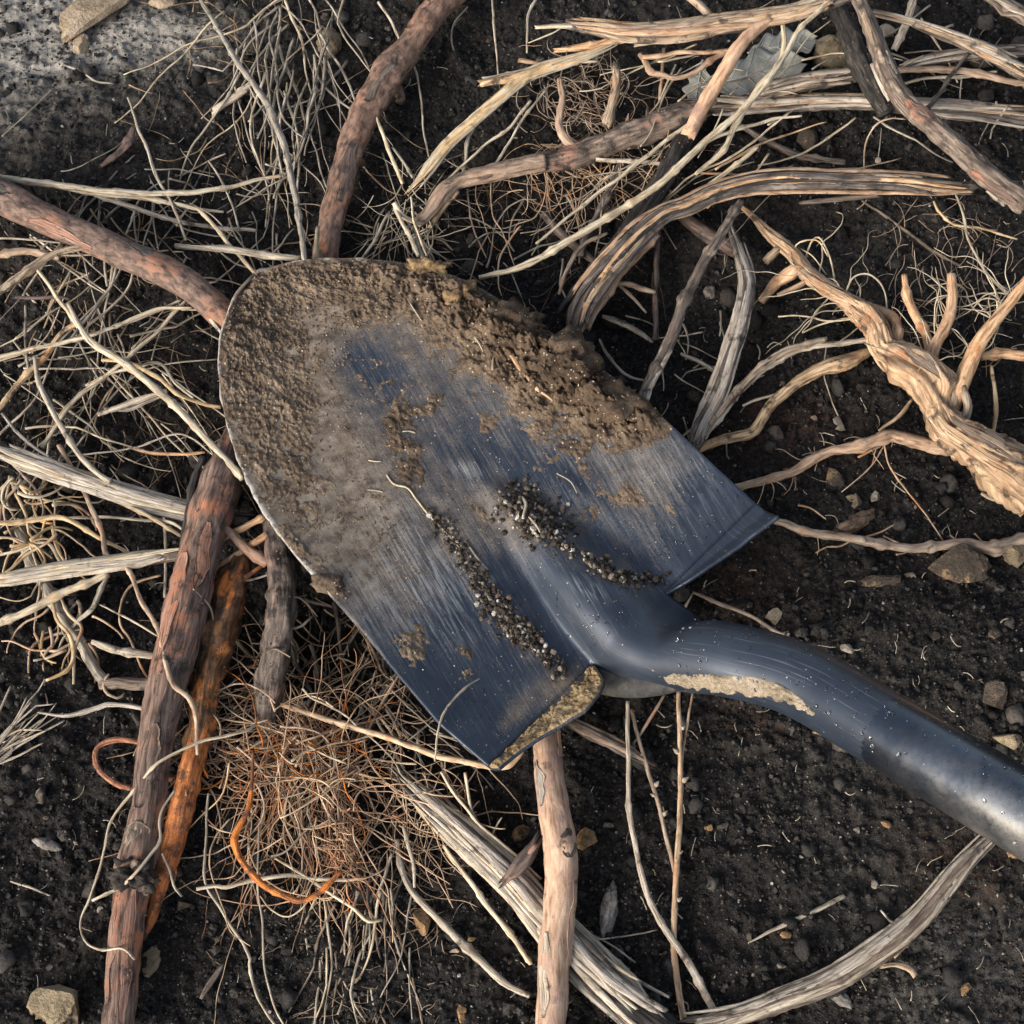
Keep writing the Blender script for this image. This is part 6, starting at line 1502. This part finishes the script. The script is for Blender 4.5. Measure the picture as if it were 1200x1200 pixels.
def not_blade(c):
    x, y = to_px(c)
    q = np.stack([x, y], -1) - BO; d = q @ BA; w = q @ BB
    inside = (d > -4) & (d < 610) & (w < WL(np.clip(d, 0, 600)) + 2) & (w > WR(np.clip(d, 0, 600)) - 2)
    return inside

LAND = [('the thick red brown root', 150, 300), ('the stoutest pale straw', 170, 440), ('the thick pale grey stick', 120, 575), ('the forked pale grey stick', 130, 665), ('the thick dark root', 225, 690),
        ('the blade tip', 285, 350), ('the left blade edge', 262, 470), ('the longest level straw', 180, 225), ('the long knobbly twig', 320, 140), ('the bent brown root', 440, 120), ('the large beige stone', 112, 20),
        ('the orange hook root', 285, 1000), ('the hair ball', 350, 910), ('the brown bent stick', 500, 1065), ('the soil dusted root', 325, 720), ('the lower blade edge', 430, 745), ('the lower blade corner', 560, 890),
        ('the broad straw bundle', 600, 1035), ('the pink tan stick', 650, 1000), ('the peeled tan root', 570, 205), ('the bending straw bundle', 560, 140), ('the longest straw', 680, 275), ('the big bent root', 740, 285),
        ('the blackened branch', 765, 230), ('the largest soil clump', 665, 430), ('the white split stick', 865, 380), ('the thin brown stick', 800, 360), ('the kinked straw', 880, 120), ('the grey green leaf', 880, 85),
        ('the barked branch', 1060, 110), ('the charred branch', 1005, 70), ('the level fibrous stick', 900, 125), ('the splintered top stick', 800, 38), ('the soil covered root', 720, 165), ('the mottled tan stem', 30, 320),
        ('the orange yellow stem', 190, 448), ('the hooked yellow root', 84, 760), ('the small orange loop', 120, 895), ('the pale bent stick', 110, 830), ('the twisted root', 1040, 410), ('the dark root knot', 155, 1020)]
TONE = {'straw': 'pale', 'palewood': 'whitish', 'greystraw': 'grey', 'greybark': 'dull', 'brownhair': 'brown', 'yellowroot': 'yellow', 'tanroot': 'tan'}
SEEN = {o['label'] for o in bpy.data.objects if 'label' in o}
def own_label(noun, mat, c, L):
    x, y = to_px(c)
    mx, my = float(x[len(x) // 2]), float(y[len(y) // 2])
    dx, dy = float(x[-1] - x[0]), float(y[-1] - y[0])
    if dy > 0: dx, dy = -dx, -dy                                   # read from the lower end up
    a = math.degrees(math.atan2(-dy, dx))
    lean = 'lying level' if a < 15 or a > 165 else 'slanting up right' if a < 50 else 'leaning right' if a < 78 else 'upright' if a < 102 else 'leaning left' if a < 130 else 'slanting up left'
    size = 'short' if L < 60 else 'long' if L > 115 else 'medium'
    bow = 'bowed' if math.hypot(dx, dy) < 0.9 * L else 'straight'
    ls = sorted(LAND, key=lambda t: math.hypot(t[1] - mx, t[2] - my))
    opts = []
    for nm, lx, ly in ls[:7]:
        u, v = mx - lx, my - ly; d = math.hypot(u, v)
        b = math.degrees(math.atan2(-v, u)) % 360
        dr = ['right of', 'above right of', 'above', 'above left of', 'left of', 'below left of', 'below', 'below right of'][int((b + 22.5) // 45) % 8]
        q = 'over' if d < 12 else ('just ' if d < 40 else 'well ' if d > 95 else '') + dr
        opts.append((q, nm))
    for q, nm in opts:
        l = f"{size} {TONE[mat]} {bow} {noun} {lean}, {q} {nm}"
        if l not in SEEN and len(l.split()) <= 16:
            SEEN.add(l)
            return l
    return None

def many(name, label, cat, group, mats, n, gen, taper=0.55, sides=None):
    k = 0; tries = 0
    while k < n and tries < n * 6:
        tries += 1
        c, rr = gen()
        ins = not_blade(c)
        if ins.any() and c[ins][:, 2].max() > 0.020: continue
        rr = rr * np.linspace(0.88, 0.88 * taper, len(rr))
        m_ = random.choice(mats)
        rr = nodes_on(c, rr)
        o = put(name, geo(c, rr, sides=sides or 6, rough=0.16, ridge=0.08), M[m_])
        tag(o, own_label(name, m_, c, float(np.linalg.norm(np.diff(np.stack(to_px(c), -1), axis=0), axis=1).sum())) or label, cat, group)
        k += 1

U = random.uniform
G_ = random.gauss
many('straw', 'thin dry straw among the crisscross stems left of the blade', 'straw', 'thin straws of the left tangle', ['straw', 'straw', 'greystraw', 'palewood'], 48,
     lambda: curve_px(U(-10, 230), U(270, 520), U(80, 240), random.choice([G_(-40, 18), G_(45, 20), G_(-15, 15), G_(100, 25)]), 0.28, U(-14, 12), U(-14, 10), U(0.9, 2.2), U(-30, 30)))
many('straw', 'thin grey straw deep in the shadowed left tangle', 'straw', 'deep grey straws of the left tangle', ['greystraw', 'brownhair', 'greybark'], 36,
     lambda: curve_px(U(-10, 260), U(290, 560), U(40, 120), U(0, 180), 0.4, U(-20, -8), U(-20, -6), U(0.8, 2.0), U(-60, 60)))
many('stem', 'slender pale stem of the tuft hanging at the top left beside the bent brown root', 'stem', 'stems of the top left tuft', ['greystraw', 'straw', 'palewood', 'greystraw'], 46,
     lambda: curve_px(G_(335, 38), U(-15, 120), U(90, 210), random.choice([G_(88, 14), G_(118, 16), G_(70, 14)]), 0.55, U(2, 20), U(-6, 14), U(0.9, 2.4), U(-45, 45)))
many('straw', 'fine straw among the level straws above the thick red brown root', 'straw', 'fine straws above the red brown root', ['straw', 'greystraw', 'palewood', 'brownhair'], 40,
     lambda: curve_px(U(60, 330), U(190, 300), U(30, 120), random.choice([G_(10, 14), G_(-35, 20), G_(50, 20), G_(85, 12)]), 0.6, U(-2, 14), U(-4, 12), U(0.8, 1.9), U(-50, 50)))
many('root', 'curly yellow root of the knot at the left edge under the pale grey stick', 'root', 'curly yellow roots at the left edge', ['yellowroot', 'yellowroot', 'tanroot', 'straw'], 30,
     lambda: curve_px(U(-5, 70), U(545, 640), U(50, 110), U(40, 140) if random.random() < 0.6 else U(-30, 30), 1.3, U(2, 20), U(-6, 10), U(1.4, 3.0), U(-120, 120)))
many('root', 'small curling tan root hanging below the forked pale grey stick', 'root', 'curling roots below the forked grey stick', ['yellowroot', 'tanroot', 'greystraw'], 16,
     lambda: curve_px(U(40, 130), U(690, 760), U(40, 90), U(40, 130), 1.4, U(-4, 8), U(-10, 2), U(1.2, 2.4), U(-120, 120)))
many('straw', 'pale straw of the broom at the left edge below the grey sticks', 'straw', 'straws of the left broom', ['straw', 'straw', 'greystraw', 'palewood'], 16,
     lambda: curve_px(U(-22, -6), U(868, 905), U(70, 110), G_(-42, 9), 0.15, U(4, 14), U(4, 16), U(1.2, 2.4), U(-15, 15)))
many('straw', 'weathered straw standing upright in the row below the hair ball at the bottom', 'straw', 'upright straws at the bottom', ['greystraw', 'straw', 'greystraw', 'brownhair', 'greybark'], 30,
     lambda: curve_px(G_(425, 36), U(1000, 1120), U(70, 170), G_(97, 11), 0.3, U(-2, 10), U(-2, 6), U(0.9, 2.6), U(-20, 20)))
many('straw', 'straw under the lower left blade edge, slanting towards the blade corner', 'straw', 'straws under the lower blade edge', ['straw', 'tanroot', 'greystraw', 'tanroot'], 24,
     lambda: curve_px(U(410, 520), U(770, 900), U(60, 150), random.choice([G_(62, 12), G_(48, 12), G_(110, 14)]), 0.35, U(-2, 12), U(-6, 10), U(1.0, 2.4), U(-25, 25)))
many('stem', 'dark dull stem in the black hollow under the left blade edge', 'stem', 'dull stems in the hollow under the blade', ['greybark', 'greystraw', 'brownhair'], 40,
     lambda: curve_px(U(250, 470), U(700, 860), U(50, 130), random.choice([G_(130, 20), G_(55, 20), G_(90, 30)]), 0.6, U(-20, -6), U(-20, -4), U(1.2, 3.6), U(-50, 50)))
many('straw', 'thin straw in the shadowed gap between the straw bundle and the bent root', 'straw', 'thin straws of the upper gap', ['straw', 'greystraw', 'tanroot'], 34,
     lambda: curve_px(U(420, 760), U(180, 320), U(40, 130), random.choice([G_(120, 20), G_(60, 25), G_(-30, 15), G_(170, 15)]), 0.7, U(-8, 10), U(-12, 4), U(0.7, 1.7), U(-60, 60)))
many('straw', 'fine straw fanning around the kinked straws in front of the level sticks', 'straw', 'fine straws at the upper right', ['straw', 'straw', 'tanroot', 'greystraw'], 30,
     lambda: curve_px(U(760, 960), U(30, 210), U(50, 150), random.choice([G_(130, 14), G_(-20, 14), G_(160, 14)]), 0.4, U(10, 30), U(8, 26), U(0.8, 1.9), U(-30, 30)))
many('straw', 'fine straw strewn round the level sticks near the right edge', 'straw', 'fine straws near the right edge', ['straw', 'greystraw', 'palewood'], 18,
     lambda: curve_px(U(1020, 1200), U(0, 150), U(40, 110), random.choice([G_(20, 14), G_(150, 20), G_(90, 30)]), 0.4, U(8, 24), U(8, 22), U(0.8, 1.7), U(-30, 30)))
many('straw', 'thin straw stub around the foot of the white split stick', 'straw', 'straw stubs by the white split stick', ['straw', 'palewood', 'greystraw'], 16,
     lambda: curve_px(U(700, 870), U(330, 520), U(25, 70), U(0, 180), 0.4, U(-4, 8), U(-4, 8), U(0.8, 1.7), U(-30, 30)))

many('root', 'wiry tan root of the orange hair ball', 'root', 'wiry roots of the hair ball', ['tanroot', 'tanroot', 'straw', 'yellowroot'], 22,
     lambda: curve_px(G_(345, 45), G_(890, 35), U(90, 220), random.choice([G_(80, 35), G_(20, 25), G_(160, 25)]), 0.8, U(8, 24), U(0, 14), U(1.0, 1.7), U(-120, 120)))
# ------------------------------------------------------------------ masses of fine roots nobody could count
def mass(name, label, cat, mat, n, gen, sides=4, taper=0.5):
    gs = []
    for _ in range(n):
        c, rr = gen()
        ins = not_blade(c)
        if ins.any() and c[ins][:, 2].max() > 0.020: continue
        gs.append(geo(c, rr * np.linspace(1, taper, len(rr)), sides=sides))
    o = put(name, join(gs), M[mat])
    tag(o, label, cat, None, 'stuff')
mass('root_hairs', 'ball of fine orange root hairs left of the lower blade edge', 'root hairs', 'hair', 85,
     lambda: curve_px(G_(345, 36), G_(890, 24), U(60, 200), U(0, 360), 1.1, U(0, 22), U(-6, 12), 0.3 + 1.1 * U(0, 1) ** 2, U(-160, 160)))
mass('root_hairs', 'orange root hairs spreading downwards from the hair ball', 'root hairs', 'hair', 70,
     lambda: curve_px(G_(345, 40), G_(880, 30), U(110, 260), G_(80, 40), 0.9, U(2, 18), U(-2, 8), U(0.6, 1.4), U(-100, 100)))
mass('root_hairs', 'bright orange wiry root hairs at the heart of the hair ball', 'root hairs', 'orangeroot', 26,
     lambda: curve_px(G_(345, 32), G_(890, 24), U(40, 130), U(0, 360), 1.2, U(6, 24), U(0, 14), U(0.5, 1.2), U(-120, 120)))
mass('root_hairs', 'dense orange tuft of root hairs at the end of the orange hook root', 'root hairs', 'hair', 110,
     lambda: curve_px(G_(402, 9), G_(1000, 24), U(15, 60), random.choice([G_(95, 40), G_(-80, 30), U(0, 360)]), 1.3, U(6, 20), U(0, 12), U(0.5, 1.2), U(-140, 140)))
mass('root_hairs', 'pale fine roots curling through the orange hair ball', 'root hairs', 'tanroot', 45,
     lambda: curve_px(G_(345, 60), G_(910, 50), U(80, 230), U(0, 360), 0.75, U(6, 24), U(0, 14), U(0.7, 1.4), U(-160, 160)))
mass('root_hairs', 'orange root hairs along the right side of the orange root', 'root hairs', 'hair', 70,
     lambda: curve_px(G_(262, 22), G_(880, 40), U(35, 110), G_(-15, 35), 1.0, U(2, 16), U(0, 10), U(0.5, 1.2), U(-100, 100)))
mass('fine_roots', 'dull brown mass of fine roots in the hollow under the left blade edge', 'roots', 'brownhair', 120,
     lambda: curve_px(G_(385, 60), G_(800, 55), U(30, 110), U(0, 360), 1.0, U(-22, 0), U(-22, 2), U(0.6, 1.6), U(-120, 120)))
mass('fine_roots', 'grey fine stems matted under the left tangle', 'roots', 'brownhair', 90,
     lambda: curve_px(U(-10, 250), U(270, 560), U(30, 100), U(0, 360), 0.8, U(-22, -6), U(-22, -6), U(0.4, 1.1), U(-90, 90)))
mass('fine_roots', 'fine rootlets matted under the top left tuft', 'roots', 'brownhair', 60,
     lambda: curve_px(G_(320, 60), U(0, 280), U(30, 90), U(0, 360), 0.9, U(-6, 4), U(-6, 4), U(0.4, 1.1), U(-90, 90)))
mass('root_hairs', 'curly tan root hairs between straw bundle and soil covered root', 'root hairs', 'tanroot', 110,
     lambda: curve_px(G_(695, 38), G_(115, 24), U(20, 80), U(0, 360), 1.8, U(0, 20), U(0, 14), U(0.4, 1.0), U(-200, 200)))
mass('root_hairs', 'fine pale rootlets hanging around the soil covered root', 'root hairs', 'tanroot', 110,
     lambda: curve_px(G_(680, 50), G_(190, 18), U(25, 100), G_(80, 70), 1.1, U(0, 14), U(-10, 0), U(0.3, 0.8), U(-140, 140)))
mass('fine_roots', 'brown fine roots in the black gap above the blade', 'roots', 'brownhair', 100,
     lambda: curve_px(U(430, 780), U(190, 340), U(20, 90), U(0, 360), 1.2, U(-14, -4), U(-14, -4), U(0.3, 0.8), U(-120, 120)))
mass('root_hairs', 'frayed hairs around the folded straws above the ochre clay lump', 'root hairs', 'straw', 60,
     lambda: curve_px(G_(480, 30), G_(250, 30), U(25, 80), G_(110, 50), 0.6, U(0, 16), U(-4, 8), U(0.5, 1.1), U(-60, 60)))
mass('fine_roots', 'fine pale rootlets along the right edge beside the twisted root', 'roots', 'tanroot', 70,
     lambda: curve_px(U(1040, 1200), U(230, 430), U(25, 90), U(0, 360), 1.2, U(0, 10), U(0, 6), U(0.35, 0.8), U(-140, 140)))
mass('fine_roots', 'fine rootlets in the soil at the bottom between straws and stick', 'roots', 'brownhair', 120,
     lambda: curve_px(U(360, 520), U(980, 1200), U(20, 80), G_(90, 50), 0.9, U(-2, 3), U(-2, 2), U(0.4, 1.0), U(-90, 90)))
mass('fine_roots', 'frayed fibres between the broad straw bundle and the blade corner', 'roots', 'tanroot', 55,
     lambda: curve_px(U(440, 570), U(880, 1000), U(30, 110), G_(70, 40), 0.9, U(0, 10), U(-4, 8), U(0.5, 1.2), U(-90, 90)))
mass('straw_litter', 'tiny bits of straw and rootlet strewn over the bare soil', 'litter', 'greystraw', 420,
     lambda: curve_px(U(-10, 1210), U(-10, 1210), U(6, 26), U(0, 360), 0.9, U(0.5, 3), U(0.5, 3), U(0.3, 0.75), U(-90, 90)), taper=0.8)
mass('straw_litter', 'pale straw crumbs strewn over the soil right of and below the shovel', 'litter', 'straw', 90,
     lambda: curve_px(U(750, 1210), U(200, 1210), U(8, 24), U(0, 360), 0.7, U(0.8, 3), U(0.8, 3), U(0.45, 1.0), U(-60, 60)), taper=0.8)

# ------------------------------------------------------------------ straws lying on the blade
for s_, r_, m_, lb in [('590,408 610,438 630,460 648,474', [2.4, 2.6, 2.2, 1.6], 'orangewood', 'pinkish straw lying on the blade below the soil band'),
                       ('566,366 578,385 580,405 577,438', [2.6, 3, 2.6, 2], 'tanroot', 'tan root bit stuck upright in the soil band on the blade'),
                       ('556,400 564,412 568,422', [1.6, 1.8, 1.4], 'straw', 'short pale straw in the soil band left of the tan root bit'),
                       ('462,326 476,350 494,378', [0.9, 1.1, 0.9], 'straw', 'fine straw lying on the caked soil near the blade tip'),
                       ('453,557 462,568 478,573 490,588 508,610 528,630 538,642', [1.4, 1.6, 1.6, 1.5, 1.4, 1.2, 1], 'straw', 'long pale rootlet lying down the middle of the blade'),
                       ('545,634 556,650 572,668', [1.5, 1.8, 1.3], 'greystraw', 'short straw in the left hollow beside the frog'),
                       ('612,585 616,596 613,610', [2.4, 3, 2.2], 'greystraw', 'curled grey leaf scrap on the crumb heap in the right hollow'),
                       ('620,608 628,618 633,626', [1.4, 2, 1.2], 'palewood', 'white splinter on the crumb heap in the right hollow'),
                       ('432,540 440,541 447,541', [1, 1.2, 1], 'straw', 'tiny straw on the blade left of the long pale rootlet'),
                       ('431,574 440,575 449,577', [1, 1.2, 1], 'straw', 'tiny straw on the blade below the other tiny straw'),
                       ('472,506 480,506 487,508', [1, 1.2, 1], 'straw', 'tiny pale straw on the blade above the long pale rootlet'),
                       ('652,557 668,566 676,580', [0.8, 0.9, 0.8], 'straw', 'thin bent straw on the film right of the crumb heap'),
                       ('676,432 678,448 677,462', [1, 1.1, 0.9], 'straw', 'tiny root tip on the largest soil clump')]:
    stem('rootlet' if 'root' in lb else 'straw', lb, 'rootlet' if 'root' in lb else 'straw', m_, s_, r_, blade=True, lift=9.0 if 'clump' in lb else 4.5 if 'band' in lb else 2.0 if ('caked' in lb or 'heap' in lb) else 0.0)

# soil grains lodged on the thick roots
pp, rd = [], []
for c, rr in SOILED:
    T, N, B = frames(c)
    for _ in range(int(len(c) * 0.8)):
        i = random.randrange(len(c)); a = random.gauss(0, 0.75)
        q = random.uniform(0.0003, 0.0008)
        pp.append(c[i] + (rr[i] * 1.03 + q * 0.2) * (math.cos(a) * N[i] + math.sin(a) * B[i])); rd.append(q)
V, F = lumps(np.array(pp), np.array(rd))
o = mk('soil_grains', V, F, M['mud'], None, None, False)
tag(o, 'loose soil grains lodged on the thick roots', 'soil', None, 'stuff')
